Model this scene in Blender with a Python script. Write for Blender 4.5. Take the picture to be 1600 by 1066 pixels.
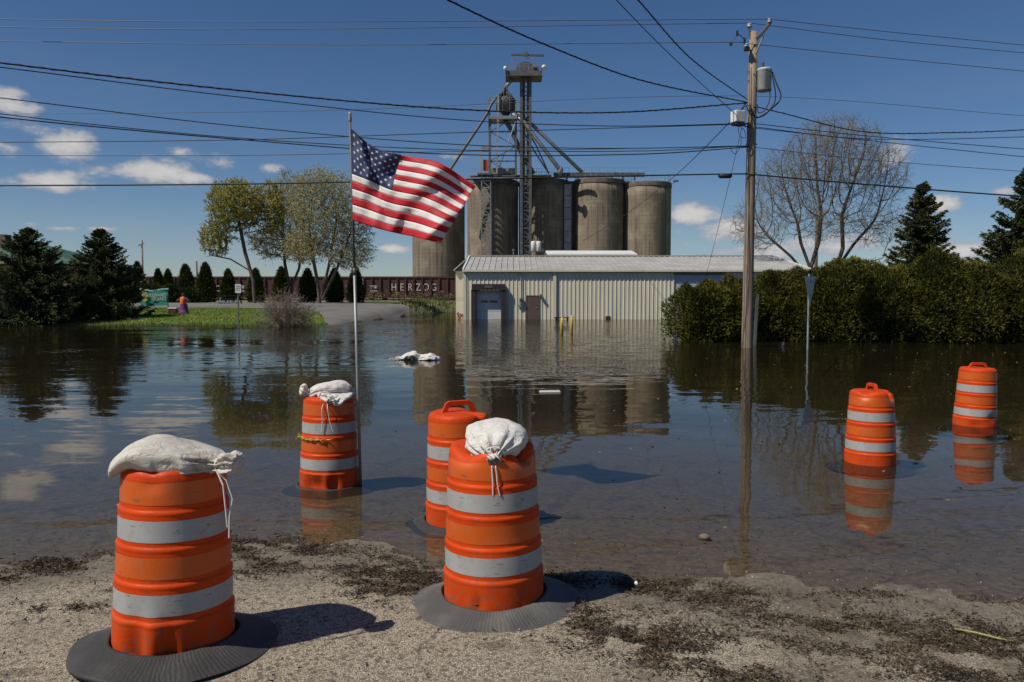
import bpy, bmesh, math, random
import numpy as np
from mathutils import Vector, Matrix, noise as mnoise
R = math.radians
scene = bpy.context.scene
for o in list(bpy.data.objects):
    bpy.data.objects.remove(o, do_unlink=True)
random.seed(7); rng = np.random.default_rng(7)
C = scene.collection

# ------------------------------------------------------------------ camera
FPX, CAMH, PITCH = 1244.0, 1.6, math.atan(69/1244.0)
cam_d = bpy.data.cameras.new('camera'); cam = bpy.data.objects.new('camera', cam_d); C.objects.link(cam)
cam_d.sensor_width = 36; cam_d.lens = 36*FPX/1600; cam_d.clip_end = 6000; cam_d.clip_start = .05
cam.location = (0, 0, CAMH); cam.rotation_euler = (math.pi/2-PITCH, 0, 0)
scene.camera = cam
scene.render.resolution_x, scene.render.resolution_y = 1024, 682
# ------------------------------------------------------------------ light
SUN_EL, SUN_AZ = R(52), R(240)            # azimuth clockwise from +Y: left, a little behind the camera
SUNV = Vector((math.sin(SUN_AZ)*math.cos(SUN_EL), math.cos(SUN_AZ)*math.cos(SUN_EL), math.sin(SUN_EL)))
sun_d = bpy.data.lights.new('sun', 'SUN'); sun_d.energy = 5.0; sun_d.angle = R(.53); sun_d.color = (1, .92, .79)
sun = bpy.data.objects.new('sun', sun_d); C.objects.link(sun)
sun.rotation_euler = (-SUNV).to_track_quat('-Z', 'Y').to_euler()
vs = scene.view_settings
vs.view_transform = 'Standard'; vs.look = 'None'; vs.exposure = -0.12; vs.gamma = 1; vs.use_curve_mapping = False

def pdir(px, py):
    dx, dy = (px-800)/FPX, (533-py)/FPX
    c, s = math.cos(PITCH), math.sin(PITCH)
    return Vector((dx, c+dy*s, -s+dy*c))
def P(px, py, Y):                          # surveyed point at depth Y
    d = pdir(px, py); return Vector((0, 0, CAMH)) + d*(Y/d.y)
def G(px, py, z=0.0):                      # surveyed point on a level z
    d = pdir(px, py); return Vector((0, 0, CAMH)) + d*((z-CAMH)/d.z)

# ------------------------------------------------------------------ node helpers
class NT:
    def __init__(s, tree): s.t = tree; s.n = tree.nodes; s.l = tree.links
    def new(s, typ, ins=None, **kw):
        n = s.n.new(typ)
        for k, v in kw.items(): setattr(n, k, v)
        for k, v in (ins or {}).items(): s.set(n.inputs[k], v)
        return n
    def set(s, sock, v):
        if isinstance(v, bpy.types.NodeSocket): s.l.new(v, sock)
        elif isinstance(v, bpy.types.Node): s.l.new(v.outputs[0], sock)
        else:
            if isinstance(v, (tuple, list)) and sock.type == 'RGBA' and len(v) == 3: v = (*v, 1)
            sock.default_value = v
    def math(s, op, a, b=None, c=None, clamp=False):
        n = s.n.new('ShaderNodeMath'); n.operation = op; n.use_clamp = clamp
        for i, v in enumerate((a, b, c)):
            if v is not None: s.set(n.inputs[i], v)
        return n.outputs[0]
    def vmath(s, op, a, b=None):
        n = s.n.new('ShaderNodeVectorMath'); n.operation = op
        s.set(n.inputs[0], a)
        if b is not None: s.set(n.inputs[1], b)
        return n.outputs[0]
    def mix(s, f, a, b, blend='MIX'):
        n = s.n.new('ShaderNodeMix'); n.data_type = 'RGBA'; n.blend_type = blend
        s.set(n.inputs[0], f); s.set(n.inputs[6], a); s.set(n.inputs[7], b); return n.outputs[2]
    def ramp(s, v, a, b, lo=0., hi=1.):
        n = s.n.new('ShaderNodeMapRange'); n.interpolation_type = 'SMOOTHSTEP'
        for i, x in enumerate((v, a, b, lo, hi)): s.set(n.inputs[i], x)
        return n.outputs[0]
    def noise(s, vec, scale, detail=4., rough=.55, dist=0.):
        n = s.new('ShaderNodeTexNoise', {'Vector': vec, 'Scale': scale, 'Detail': detail, 'Roughness': rough, 'Distortion': dist})
        return n.outputs[0]
    def voro(s, vec, scale, out='Color', feature='F1'):
        n = s.new('ShaderNodeTexVoronoi', {'Vector': vec, 'Scale': scale}, feature=feature); return n.outputs[out]
    def scalev(s, vec, sc): return s.vmath('MULTIPLY', vec, sc)

# ------------------------------------------------------------------ sky
world = bpy.data.worlds.new('World'); scene.world = world; world.use_nodes = True
w = NT(world.node_tree); w.n.clear()
sky = w.new('ShaderNodeTexSky', sky_type='NISHITA', sun_disc=False)
sky.sun_elevation = SUN_EL; sky.sun_rotation = SUN_AZ
sky.altitude = 100; sky.air_density = .9; sky.dust_density = .1; sky.ozone_density = 2.0
tc = w.new('ShaderNodeTexCoord')
sep = w.new('ShaderNodeSeparateXYZ', {0: tc.outputs['Generated']})
X_, Y_, Z_ = sep.outputs
az = w.math('ARCTAN2', X_, Y_); el = w.math('ARCSINE', Z_)
cv = w.new('ShaderNodeCombineXYZ', {0: az, 1: w.math('MULTIPLY', el, 1.9), 2: 0.0}).outputs[0]
n_big = w.noise(cv, 3.2, 3, .5); n_det = w.noise(cv, 17.0, 9, .62, .15); n_fine = w.noise(cv, 55.0, 6, .6)
blobs = None
def angles(px, py):
    d = pdir(px, py).normalized(); return math.atan2(d.x, d.y), math.asin(d.z)
CL = [(12, 160, 34, 26, 1.0), (40, 200, 50, 16, .75), (105, 228, 48, 20, 1.0), (62, 284, 70, 15, 1.05), (15, 232, 26, 16, .8), (235, 268, 62, 20, 1.3), (300, 278, 36, 11, .9),
      (285, 234, 26, 14, .7), (335, 248, 40, 16, .75), (420, 262, 24, 12, .8), (615, 388, 30, 8, 1.0), (1085, 335, 50, 22, 1.2), (1130, 362, 70, 24, 1.1), (1190, 392, 80, 20, .95),
      (1392, 242, 34, 24, 1.0), (1310, 385, 110, 18, 1.0), (1470, 318, 24, 12, 1.0), (1495, 390, 60, 18, .9), (162, 357, 26, 6, .9), (100, 357, 20, 5, .8),
      (700, 245, 50, 8, .5), (1570, 300, 22, 8, .7), (45, 350, 18, 5, .6)]
for (px, py, wx, wy, a) in CL:
    a0, e0 = angles(px, py)
    du = w.math('DIVIDE', w.math('SUBTRACT', az, a0), wx/FPX); dv = w.math('DIVIDE', w.math('SUBTRACT', el, e0), wy/FPX)
    g = w.math('EXPONENT', w.math('MULTIPLY', w.math('ADD', w.math('MULTIPLY', du, du), w.math('MULTIPLY', dv, dv)), -1.0))
    g = w.math('MULTIPLY', g, a)
    blobs = g if blobs is None else w.math('MAXIMUM', blobs, g)
# elsewhere in the sky the same kind of scattered small cumulus, by noise
away = w.ramp(w.math('ABSOLUTE', az), .62, .8)
band = w.math('MULTIPLY', w.ramp(el, .02, .06), w.ramp(el, .5, .2))
gen = w.math('MULTIPLY', w.math('MULTIPLY', w.ramp(n_big, .5, .68), band), away)
fld = w.math('MAXIMUM', blobs, gen)
dens = w.math('ADD', w.math('MULTIPLY', fld, .75), w.math('MULTIPLY', w.math('SUBTRACT', n_det, .5), 1.7))
dens = w.math('ADD', dens, w.math('MULTIPLY', w.math('SUBTRACT', n_fine, .5), .5))
cl = w.math('MULTIPLY', w.ramp(dens, .26, .66), w.ramp(fld, .05, .3))
thin = w.math('MULTIPLY', w.math('MULTIPLY', w.ramp(w.noise(w.scalev(cv, (1, 2.2, 1)), 2.4, 6, .6), .45, .8), w.ramp(el, .34, .03)), .30)
cl = w.math('MAXIMUM', w.math('MULTIPLY', cl, .88), thin)
lightc = w.ramp(dens, .35, 1.0)
ccol = w.mix(lightc, (5.2, 5.6, 6.4), (10.2, 9.8, 9.4))
hsv = w.new('ShaderNodeHueSaturation', {'Color': sky.outputs[0], 'Saturation': 1.16, 'Value': 1.04})
skyt = w.mix(1., hsv.outputs[0], (.82, .88, 1.0), 'MULTIPLY')
skyc = w.mix(cl, skyt, ccol)
bg = w.new('ShaderNodeBackground', {'Color': skyc, 'Strength': .069})
wo = w.new('ShaderNodeOutputWorld', {'Surface': bg.outputs[0]})

# ------------------------------------------------------------------ materials
def mat(name, c1, c2=None, scale=3., rough=.7, metal=0., bump=0., bscale=None, stretch=(1, 1, 1), coord='Object',
        lo=.35, hi=.65, c3=None, s3=.5, lo3=.5, hi3=.7, isl=0., trans=0., spec=.5, detail=5.):
    m = bpy.data.materials.new(name); m.use_nodes = True
    t = NT(m.node_tree); b = t.n['Principled BSDF']
    tco = t.new('ShaderNodeTexCoord').outputs[coord] if coord != 'World' else t.new('ShaderNodeNewGeometry').outputs['Position']
    v = t.scalev(tco, stretch)
    col = (*c1, 1)
    if c2 is not None: col = t.mix(t.ramp(t.noise(v, scale, detail), lo, hi), c1, c2)
    if c3 is not None: col = t.mix(t.ramp(t.noise(v, s3, 6, .6), lo3, hi3), col, c3)
    if isl:
        g = t.new('ShaderNodeNewGeometry').outputs['Random Per Island']
        hs = t.new('ShaderNodeHueSaturation', {'Color': col, 'Value': t.ramp(g, 0, 1, 1-isl, 1+isl), 'Hue': t.ramp(g, 0, 1, .49, .515)}); col = hs.outputs[0]
    t.set(b.inputs['Base Color'], col)
    b.inputs['Roughness'].default_value = rough; b.inputs['Metallic'].default_value = metal
    b.inputs['Specular IOR Level'].default_value = spec
    if bump:
        bn = t.new('ShaderNodeBump', {'Height': t.noise(v, bscale or scale*4, 6, .6), 'Strength': 1.0, 'Distance': bump})
        t.set(b.inputs['Normal'], bn.outputs[0])
    if trans:
        tr = t.new('ShaderNodeBsdfTranslucent', {'Color': col}); mx = t.new('ShaderNodeMixShader', {0: trans, 1: b.outputs[0], 2: tr.outputs[0]})
        t.set(t.n['Material Output'].inputs[0], mx.outputs[0])
    return m
M = {}
M['drum'] = mat('drum_orange', (.60, .058, .003), (.50, .045, .003), 4, .42, bump=.0008, bscale=60, c3=(.42, .06, .012), s3=7, lo3=.60, hi3=.78, spec=.18)
M['drum_old'] = mat('drum_orange_scuffed', (.60, .09, .016), (.50, .065, .012), 6, .5, bump=.001, bscale=50, c3=(.33, .06, .02), s3=9, lo3=.56, hi3=.75)
def weathered(m, base_in='Base Color'):
    t = NT(m.node_tree); b = t.n['Principled BSDF']; src = b.inputs[base_in].links[0].from_socket; o = t.new('ShaderNodeTexCoord').outputs['Object']; z = t.new('ShaderNodeSeparateXYZ', {0: o}).outputs[2]
    oi = t.new('ShaderNodeObjectInfo').outputs['Location']; ov = t.vmath('ADD', o, oi)
    scr = t.noise(t.scalev(ov, (2.2, 2.2, 14)), 5., 8, .7); spl = t.noise(ov, 26., 6, .7); big = t.noise(ov, 3., 5, .6)
    mud = t.math('MULTIPLY', t.ramp(z, .30, .02), t.ramp(spl, .46, .66)); c = t.mix(t.math('MULTIPLY', mud, .75), src, (.16, .11, .065))
    c = t.mix(t.math('MULTIPLY', t.ramp(scr, .59, .68), .65), c, (.10, .045, .022)); c = t.mix(t.math('MULTIPLY', t.ramp(big, .5, .75), .22), c, (.50, .10, .025))
    run = t.noise(t.scalev(ov, (9, 9, .8)), 3., 5, .6); c = t.mix(t.math('MULTIPLY', t.ramp(run, .54, .72), .40), c, (.13, .07, .04))
    t.set(b.inputs[base_in], c); t.set(b.inputs['Roughness'], t.ramp(spl, .3, .7, .40, .66))
weathered(M['drum'])
def bandmat(name, c, dirt, rough):
    m = mat(name, c, tuple(x*.9 for x in c), 5, rough, c3=dirt, s3=11, lo3=.6, hi3=.8); t = NT(m.node_tree); b = t.n['Principled BSDF']
    tco = t.new('ShaderNodeTexCoord').outputs['Object']
    src = b.inputs['Base Color'].links[0].from_socket; scr = t.noise(t.scalev(tco, (3, 3, 11)), 4.5, 8, .7); g1 = t.noise(tco, 17., 7, .7)
    c_ = t.mix(t.math('MULTIPLY', t.ramp(scr, .60, .66), .7), src, (.09, .075, .06)); c_ = t.mix(t.math('MULTIPLY', t.ramp(g1, .5, .7), .35), c_, (.20, .17, .13)); t.set(b.inputs['Base Color'], c_)
    h = t.voro(tco, 260, 'Distance'); bn = t.new('ShaderNodeBump', {'Height': h, 'Strength': .5, 'Distance': .0012}); t.set(b.inputs['Normal'], bn.outputs[0])
    return m
M['bw'] = bandmat('reflective_white', (.37, .375, .375), (.23, .22, .20), .42)
M['bo'] = bandmat('reflective_orange', (.60, .098, .005), (.46, .07, .008), .38)
M['rubber'] = mat('ring_rubber', (.026, .026, .027), (.046, .045, .044), 5, .75, bump=.004, bscale=30, c3=(.085, .08, .07), s3=3, lo3=.55, hi3=.78)
M['rubber_dusty'] = mat('ring_rubber_dusty', (.062, .061, .060), (.10, .098, .094), 5, .8, bump=.004, bscale=30, c3=(.15, .142, .128), s3=3, lo3=.5, hi3=.75)
def ridged(name, base):
    m = M[base]; t = NT(m.node_tree); b = t.n['Principled BSDF']; o = t.new('ShaderNodeTexCoord').outputs['Object']; q = t.new('ShaderNodeSeparateXYZ', {0: o})
    an = t.math('ARCTAN2', q.outputs[1], q.outputs[0]); nz = t.noise(o, 9, 4)
    h = t.math('ADD', t.math('MULTIPLY', t.math('SINE', t.math('ADD', t.math('MULTIPLY', an, 120.), t.math('MULTIPLY', nz, 14.))), .12), t.noise(o, 40, 6, .65))
    bn = t.new('ShaderNodeBump', {'Height': h, 'Strength': 1., 'Distance': .004}); t.set(b.inputs['Normal'], bn.outputs[0])
ridged('a', 'rubber'); ridged('b', 'rubber_dusty')
def bagmat(name, c1, c2, dirt, lo):
    m = mat(name, c1, c2, 7, .62, c3=dirt, s3=5, lo3=lo, hi3=lo+.2, trans=.06); t = NT(m.node_tree); b = t.n['Principled BSDF']; o = t.new('ShaderNodeTexCoord').outputs['Object']
    wx = t.new('ShaderNodeTexWave', {'Vector': o, 'Scale': 95., 'Distortion': .6}, bands_direction='X').outputs[1]; wz = t.new('ShaderNodeTexWave', {'Vector': o, 'Scale': 95., 'Distortion': .6}, bands_direction='DIAGONAL').outputs[1]
    ck = t.new('ShaderNodeTexNoise', {'Vector': t.scalev(o, (.55, 1, 1.5)), 'Scale': 11., 'Detail': 5., 'Roughness': .55, 'Distortion': 1.2}).outputs[0]
    ridge = t.math('ABSOLUTE', t.math('SUBTRACT', ck, .5)); ridge = t.ramp(ridge, .0, .09)
    h = t.math('ADD', t.math('MULTIPLY', ridge, .0032), t.math('MULTIPLY', t.math('ADD', wx, wz), .00025))
    bn = t.new('ShaderNodeBump', {'Height': h, 'Strength': .8, 'Distance': 1.}); t.set(b.inputs['Normal'], bn.outputs[0]); return m
M['bag'] = bagmat('sandbag_white', (.50, .475, .42), (.58, .56, .51), (.30, .25, .18), .50)
M['bagw'] = bagmat('sandbag_clean', (.60, .585, .555), (.66, .645, .62), (.38, .34, .27), .56)
M['string'] = mat('string_white', (.62, .6, .56), None, rough=.8)
M['tape'] = mat('tape_yellow', (.55, .35, .02), (.3, .2, .03), 30, .5)
M['wood_pole'] = mat('weathered_wood', (.30, .235, .17), (.20, .155, .115), 4, .85, bump=.008, bscale=14, stretch=(7, 7, .5), coord='World', c3=(.14, .105, .075), s3=3, lo3=.56, hi3=.72)
M['steel'] = mat('galvanised', (.30, .32, .33), (.22, .235, .245), 2, .5, .5, coord='World')
M['steel_dark'] = mat('dark_steel', (.085, .09, .095), (.13, .13, .13), 1.5, .6, .2, coord='World')
M['steel_pale'] = mat('pale_steel', (.34, .35, .34), (.25, .25, .24), 1.2, .55, .2, coord='World')
M['trafo'] = mat('transformer_grey', (.50, .54, .52), (.44, .47, .45), 5, .45)
M['white'] = mat('white_paint', (.72, .72, .70), (.6, .6, .57), 4, .5)
M['black'] = mat('black_rubber', (.012, .012, .013), (.022, .022, .022), 5, .6)
M['wire'] = mat('wire_black', (.018, .018, .02), None, rough=.6)
M['wire_grey'] = mat('wire_grey', (.085, .09, .10), None, rough=.5)
M['ceramic'] = mat('insulator', (.55, .53, .48), (.12, .08, .06), 14, .3)
def streaky(name, a, b_, c):
    m = bpy.data.materials.new(name); m.use_nodes = True; t = NT(m.node_tree); b = t.n['Principled BSDF']
    p = t.new('ShaderNodeNewGeometry').outputs['Position']
    s1 = t.noise(t.scalev(p, (1, 1, .06)), 1.1, 7, .62); s2 = t.noise(p, .35, 5, .6); s3 = t.noise(t.scalev(p, (1, 1, .02)), 3.2, 4, .6)
    wv = t.new('ShaderNodeTexWave', {'Vector': p, 'Scale': .42, 'Distortion': .3, 'Detail': 1.}, wave_type='BANDS', bands_direction='Z').outputs[1]
    col = t.mix(t.ramp(s1, .3, .7), a, b_); col = t.mix(t.math('MULTIPLY', t.ramp(s3, .48, .68), .8), col, c)
    col = t.mix(t.ramp(s2, .45, .75), col, tuple(x*1.25 for x in a)); col = t.mix(t.math('MULTIPLY', t.ramp(wv, .9, 1.), .25), col, c)
    t.set(b.inputs['Base Color'], col); b.inputs['Roughness'].default_value = .9
    bn = t.new('ShaderNodeBump', {'Height': s1, 'Strength': .6, 'Distance': .12}); t.set(b.inputs['Normal'], bn.outputs[0]); return m
M['silo'] = streaky('silo_concrete', (.235, .198, .148), (.145, .120, .088), (.070, .058, .044))
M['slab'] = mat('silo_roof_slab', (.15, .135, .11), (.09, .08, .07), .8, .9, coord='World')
M['siding'] = mat('cream_siding', (.66, .62, .49), (.60, .565, .45), 1.2, .55, coord='World', stretch=(1, 1, .3), c3=(.44, .42, .34), s3=.7, lo3=.55, hi3=.8)
M['roofing'] = mat('roof_metal', (.42, .41, .39), (.34, .33, .315), .7, .5, .05, coord='World', c3=(.24, .23, .21), s3=1.5, lo3=.58, hi3=.8)
M['brown_door'] = mat('brown_door', (.115, .08, .065), (.09, .065, .055), 3, .55, coord='World')
M['dock_door'] = mat('dock_door', (.62, .63, .62), (.55, .56, .56), 2, .5, coord='World')
M['blue_door'] = mat('pale_blue_door', (.40, .45, .52), (.36, .41, .48), 2, .5, coord='World')
M['rust'] = mat('freight_brown', (.080, .027, .020), (.050, .019, .015), 1.1, .75, coord='World', stretch=(1, 1, .3), c3=(.12, .055, .036), s3=2.2, lo3=.55, hi3=.75)
M['rust_d'] = mat('freight_dark', (.03, .022, .02), (.05, .035, .03), 2, .8, coord='World')
M['letter'] = mat('letter_white', (.6, .58, .52), (.45, .42, .38), 6, .7, coord='World')
M['bark'] = mat('bark', (.115, .09, .068), (.07, .055, .042), 5, .9, coord='World', stretch=(1, 1, .3))
M['bark_grey'] = mat('bark_grey', (.17, .14, .115), (.115, .095, .08), 4, .9, coord='World', stretch=(1, 1, .3))
M['twig'] = mat('twig', (.21, .165, .12), (.14, .112, .085), 5, .9, coord='World')
M['spruce'] = mat('spruce_needles', (.060, .075, .028), (.030, .042, .017), .9, .85, coord='World', isl=.35, spec=.04)
M['spruce_b'] = mat('spruce_blue_needles', (.100, .112, .046), (.048, .058, .026), .9, .85, coord='World', isl=.35, spec=.04)
M['arb'] = mat('arborvitae_scales', (.074, .092, .020), (.036, .050, .012), 1., .85, coord='World', isl=.35, spec=.04)
M['hedge'] = mat('hedge_leaves', (.130, .126, .026), (.058, .064, .014), .9, .8, coord='World', isl=.45, trans=.12, c3=(.19, .15, .045), s3=.8, lo3=.55, hi3=.75, spec=.06)
M['core'] = mat('foliage_dark_core', (.012, .016, .008), (.02, .022, .012), 4, .95, coord='World', spec=0)  # near-black filler colour, painted-in shade for the depth of the foliage
M['leaf_y'] = mat('young_leaves', (.42, .38, .075), (.30, .29, .06), .8, .6, coord='World', isl=.3, trans=.3)
M['leaf_p'] = mat('pale_buds', (.46, .42, .20), (.35, .33, .14), .8, .7, coord='World', isl=.3, trans=.25)
M['bud'] = mat('bare_buds', (.27, .225, .12), (.2, .16, .10), .8, .8, coord='World', isl=.3)
M['grassb'] = mat('grass_blades', (.14, .21, .02), (.095, .155, .016), .5, .7, coord='World', isl=.3, trans=.2)
M['weed'] = mat('weeds', (.17, .19, .05), (.09, .11, .03), 1, .8, coord='World', isl=.4)
M['litter'] = mat('wet_litter', (.075, .050, .030), (.038, .026, .016), 9, .8, coord='World', isl=.5)
M['litter_pale'] = mat('straw', (.23, .17, .095), (.12, .085, .045), 9, .8, coord='World', isl=.5)
M['pebble'] = mat('pebbles', (.36, .32, .26), (.2, .17, .135), 40, .85, coord='World', isl=.5)
M['yellow'] = mat('yellow_post', (.50, .33, .035), (.38, .25, .04), 5, .6, coord='World')
M['orange_guard'] = mat('guy_guard_orange', (.50, .085, .02), (.36, .06, .02), 5, .6, coord='World')
M['green_roof'] = mat('green_roof', (.045, .11, .07), (.035, .09, .058), 1, .6, coord='World')
M['brick'] = mat('dull_wall', (.16, .12, .09), (.12, .09, .07), 2, .9, coord='World')
M['red_f'] = mat('flag_red', (.56, .012, .028), (.48, .010, .025), 5, .65, trans=.22)
M['white_f'] = mat('flag_white', (.80, .78, .76), (.72, .71, .69), 5, .65, trans=.22)
M['blue_f'] = mat('flag_blue', (.022, .04, .13), (.017, .03, .10), 5, .65, trans=.15)
M['teal'] = mat('banner_teal', (.03, .27, .24), (.02, .20, .19), 1.5, .6)
M['teal_l'] = mat('banner_pale', (.35, .62, .58), None, rough=.6)
M['banner_y'] = mat('banner_yellow', (.5, .38, .03), (.3, .26, .04), 6, .6)
M['glass'] = mat('dark_glass', (.02, .024, .03), None, rough=.12)
M['car_black'] = mat('car_black', (.015, .015, .017), None, rough=.25)
M['orange_c'] = mat('orange_cloth', (.75, .13, .02), None, rough=.8)
M['purple_c'] = mat('purple_cloth', (.13, .02, .12), (.09, .015, .1), 8, .8)
M['blue_c'] = mat('blue_cloth', (.04, .07, .22), None, rough=.8)
M['skin'] = mat('figure_skin', (.12, .07, .05), None, rough=.7)
M['red_p'] = mat('red_planter', (.36, .05, .05), (.28, .05, .05), 8, .6)
M['maroon'] = mat('cooler_maroon', (.07, .015, .02), None, rough=.5)
M['pink'] = mat('pink_plastic', (.35, .12, .12), None, rough=.5)
M['foam'] = mat('floating_paper', (.62, .61, .58), None, rough=.8)
M['sign_back'] = mat('sign_back', (.42, .47, .50), (.36, .4, .43), 6, .4, .5)

# ------------------------------------------------------------------ mesh helpers
class MB:
    def __init__(s): s.v = []; s.f = []
    def add(s, vs, fs):
        o = len(s.v); s.v += [tuple(x) for x in vs]; s.f += [tuple(o+i for i in f) for f in fs]; return s
    def box(s, c, size, rot=None):
        hx, hy, hz = (x/2 for x in size); c = Vector(c)
        pts = [Vector((x*hx, y*hy, z*hz)) for x in (-1, 1) for y in (-1, 1) for z in (-1, 1)]
        if rot is not None: pts = [rot @ p for p in pts]
        return s.add([p+c for p in pts], [(0, 1, 3, 2), (4, 6, 7, 5), (0, 4, 5, 1), (2, 3, 7, 6), (0, 2, 6, 4), (1, 5, 7, 3)])
    def bx(s, x0, x1, y0, y1, z0, z1): return s.box(((x0+x1)/2, (y0+y1)/2, (z0+z1)/2), (abs(x1-x0), abs(y1-y0), abs(z1-z0)))
    def tube(s, path, r, n=6, cap=True, flat=1.):
        path = [Vector(p) for p in path]; k = len(path)
        rs = r if isinstance(r, (list, tuple)) else [r]*k
        t0 = (path[1]-path[0]).normalized(); up = Vector((0, 0, 1)) if abs(t0.z) < .9 else Vector((1, 0, 0))
        a = t0.cross(up).normalized(); vs = []
        for i, p in enumerate(path):
            t = (path[min(i+1, k-1)]-path[max(i-1, 0)]).normalized()
            a = (a - t*a.dot(t)).normalized(); b = t.cross(a)
            for j in range(n):
                q = 2*math.pi*(j+.5)/n; vs.append(p + a*math.cos(q)*rs[i] + b*math.sin(q)*rs[i]*flat)
        fs = [(i*n+j, i*n+(j+1) % n, (i+1)*n+(j+1) % n, (i+1)*n+j) for i in range(k-1) for j in range(n)]
        if cap: fs += [tuple(range(n-1, -1, -1)), tuple((k-1)*n+j for j in range(n))]
        return s.add(vs, fs)
    def bar(s, a, b, wd, th=None):
        return s.tube([a, b], wd*.7071, 4)
    def lathe(s, prof, n=32, c=(0, 0, 0), capt=True, capb=True):
        c = Vector(c); vs = []
        for (r, z) in prof:
            for j in range(n): q = 2*math.pi*j/n; vs.append((c.x+r*math.cos(q), c.y+r*math.sin(q), c.z+z))
        k = len(prof); fs = [(i*n+j, i*n+(j+1) % n, (i+1)*n+(j+1) % n, (i+1)*n+j) for i in range(k-1) for j in range(n)]
        if capb: fs.append(tuple(range(n-1, -1, -1)))
        if capt: fs.append(tuple((k-1)*n+j for j in range(n)))
        return s.add(vs, fs)
    def build(s, name, m, parent=None, smooth=False, loc=None):
        me = bpy.data.meshes.new(name); me.from_pydata(s.v, [], s.f); me.update()
        if smooth: me.polygons.foreach_set('use_smooth', [True]*len(me.polygons))
        return link(name, me, m, parent, loc)
def link(name, me, m, parent=None, loc=None):
    o = bpy.data.objects.new(name, me); C.objects.link(o)
    if m is not None and not me.materials: me.materials.append(M[m] if isinstance(m, str) else m)
    if parent is not None:
        o.parent = parent
    if loc is not None: o.location = loc
    return o
def tris(name, V, m, parent=None, loc=None):     # V: (N,3,3) loose leaf faces
    V = np.asarray(V, dtype=np.float32); n = len(V)
    me = bpy.data.meshes.new(name); me.vertices.add(n*3); me.vertices.foreach_set('co', V.reshape(-1))
    me.loops.add(n*3); me.loops.foreach_set('vertex_index', np.arange(n*3, dtype=np.int32))
    me.polygons.add(n); me.polygons.foreach_set('loop_start', np.arange(0, n*3, 3, dtype=np.int32))
    me.polygons.foreach_set('loop_total', np.full(n, 3, dtype=np.int32)); me.update(calc_edges=True); me.validate()
    return link(name, me, m, parent, loc)
def thing(name, label, cat, loc=(0, 0, 0), rz=0, group=None):
    o = bpy.data.objects.new(name, None); C.objects.link(o); o.location = loc; o.rotation_euler = (0, 0, rz); o.empty_display_size = .2
    return tag(o, label, cat, group)
def tag(o, label=None, cat=None, group=None, kind=None):
    if label: o['label'] = label
    if cat: o['category'] = cat
    if group: o['group'] = group
    if kind: o['kind'] = kind
    return o
def text(name, s, size, m, parent, loc, ext=.004, align='LEFT', sx=1.):
    cu = bpy.data.curves.new(name, 'FONT'); cu.body = s; cu.size = size; cu.extrude = ext; cu.align_x = align
    o = bpy.data.objects.new(name, cu); C.objects.link(o); o.parent = parent; o.location = loc; o.rotation_euler = (math.pi/2, 0, 0); o.scale = (sx, 1, 1)
    cu.materials.append(M[m]); bpy.context.view_layer.update()
    me = bpy.data.meshes.new_from_object(o.evaluated_get(bpy.context.evaluated_depsgraph_get())); q = bpy.data.objects.new(name, me); C.objects.link(q)
    q.parent = parent; q.location = loc; q.rotation_euler = o.rotation_euler; q.scale = o.scale; bpy.data.objects.remove(o); return q
def fbm(x, y, s=1., o=4): return mnoise.fractal(Vector((x*s, y*s, 3.7)), 1., 2., o)
ORD = ['first', 'second', 'third', 'fourth', 'fifth', 'sixth', 'seventh', 'eighth', 'ninth', 'tenth', 'eleventh', 'twelfth']

# ------------------------------------------------------------------ terrain
def lerp_table(tab, x):
    if x <= tab[0][0]: return tab[0][1]
    for (a, b), (c, d) in zip(tab, tab[1:]):
        if x <= c: return b+(d-b)*(x-a)/(c-a)
    return tab[-1][1]
NEAR = []
for (px, py) in ((-400, 905), (0, 893), (190, 866), (360, 850), (560, 868), (650, 880), (900, 905), (1150, 912), (1350, 925), (1600, 942), (2100, 960)):
    g = G(px, py); NEAR.append((g.x, g.y))
FAR = [(-200, 44), (-60, 43)]
for (px, py) in ((-100, 508), (0, 507), (370, 509), (480, 508), (545, 505)):
    g = G(px, py); FAR.append((g.x, g.y))
FAR += [(-9.2, 58), (-8.9, 66), (-7.4, 80), (-4.0, 86), (10, 88), (26, 84), (40, 70), (200, 60)]
DEP = [(-30, .35), (-6, .13), (-3, .085), (-1, .03), (0, 0), (.8, -.022), (1.9, -.062), (2.75, -.074), (4.9, -.095), (10, -.40), (30, -.6)]
def hgt(x, y):
    d = y - lerp_table(NEAR, x)
    z = lerp_table(DEP, d)
    if y < 16: z += .008*fbm(x, y, 1.3)*min(1, max(0, (16-y)/6)) + .004*fbm(x, y, 5)
    ys = lerp_table(FAR, x)
    if y > ys-6:
        e = y-ys
        zl = 1.1*(1-math.exp(-e/15)) if e > 0 else e*.09
        zl += .03*fbm(x, y, .4)
        t = min(1, max(0, (e+6)/6)); t = t*t*(3-2*t); z = z*(1-t)+max(z, zl)*t
    # low berm the hedge grows on
    if x > 4 and y > 22:
        f = min(1, max(0, (x-5.6)/1.5))*min(1, max(0, (y-27.3+.06*(x-6)*0)/1.2)); f *= 1 if (y < 40) else max(0, 1-(y-40)/6)
        z = z*(1-f) + (-.07+.02*fbm(x, y, .8))*f
    return z
def axis(parts):
    out = []
    for a, b, n in parts: out += list(np.linspace(a, b, n, endpoint=False))
    return out + [parts[-1][1]]
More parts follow.
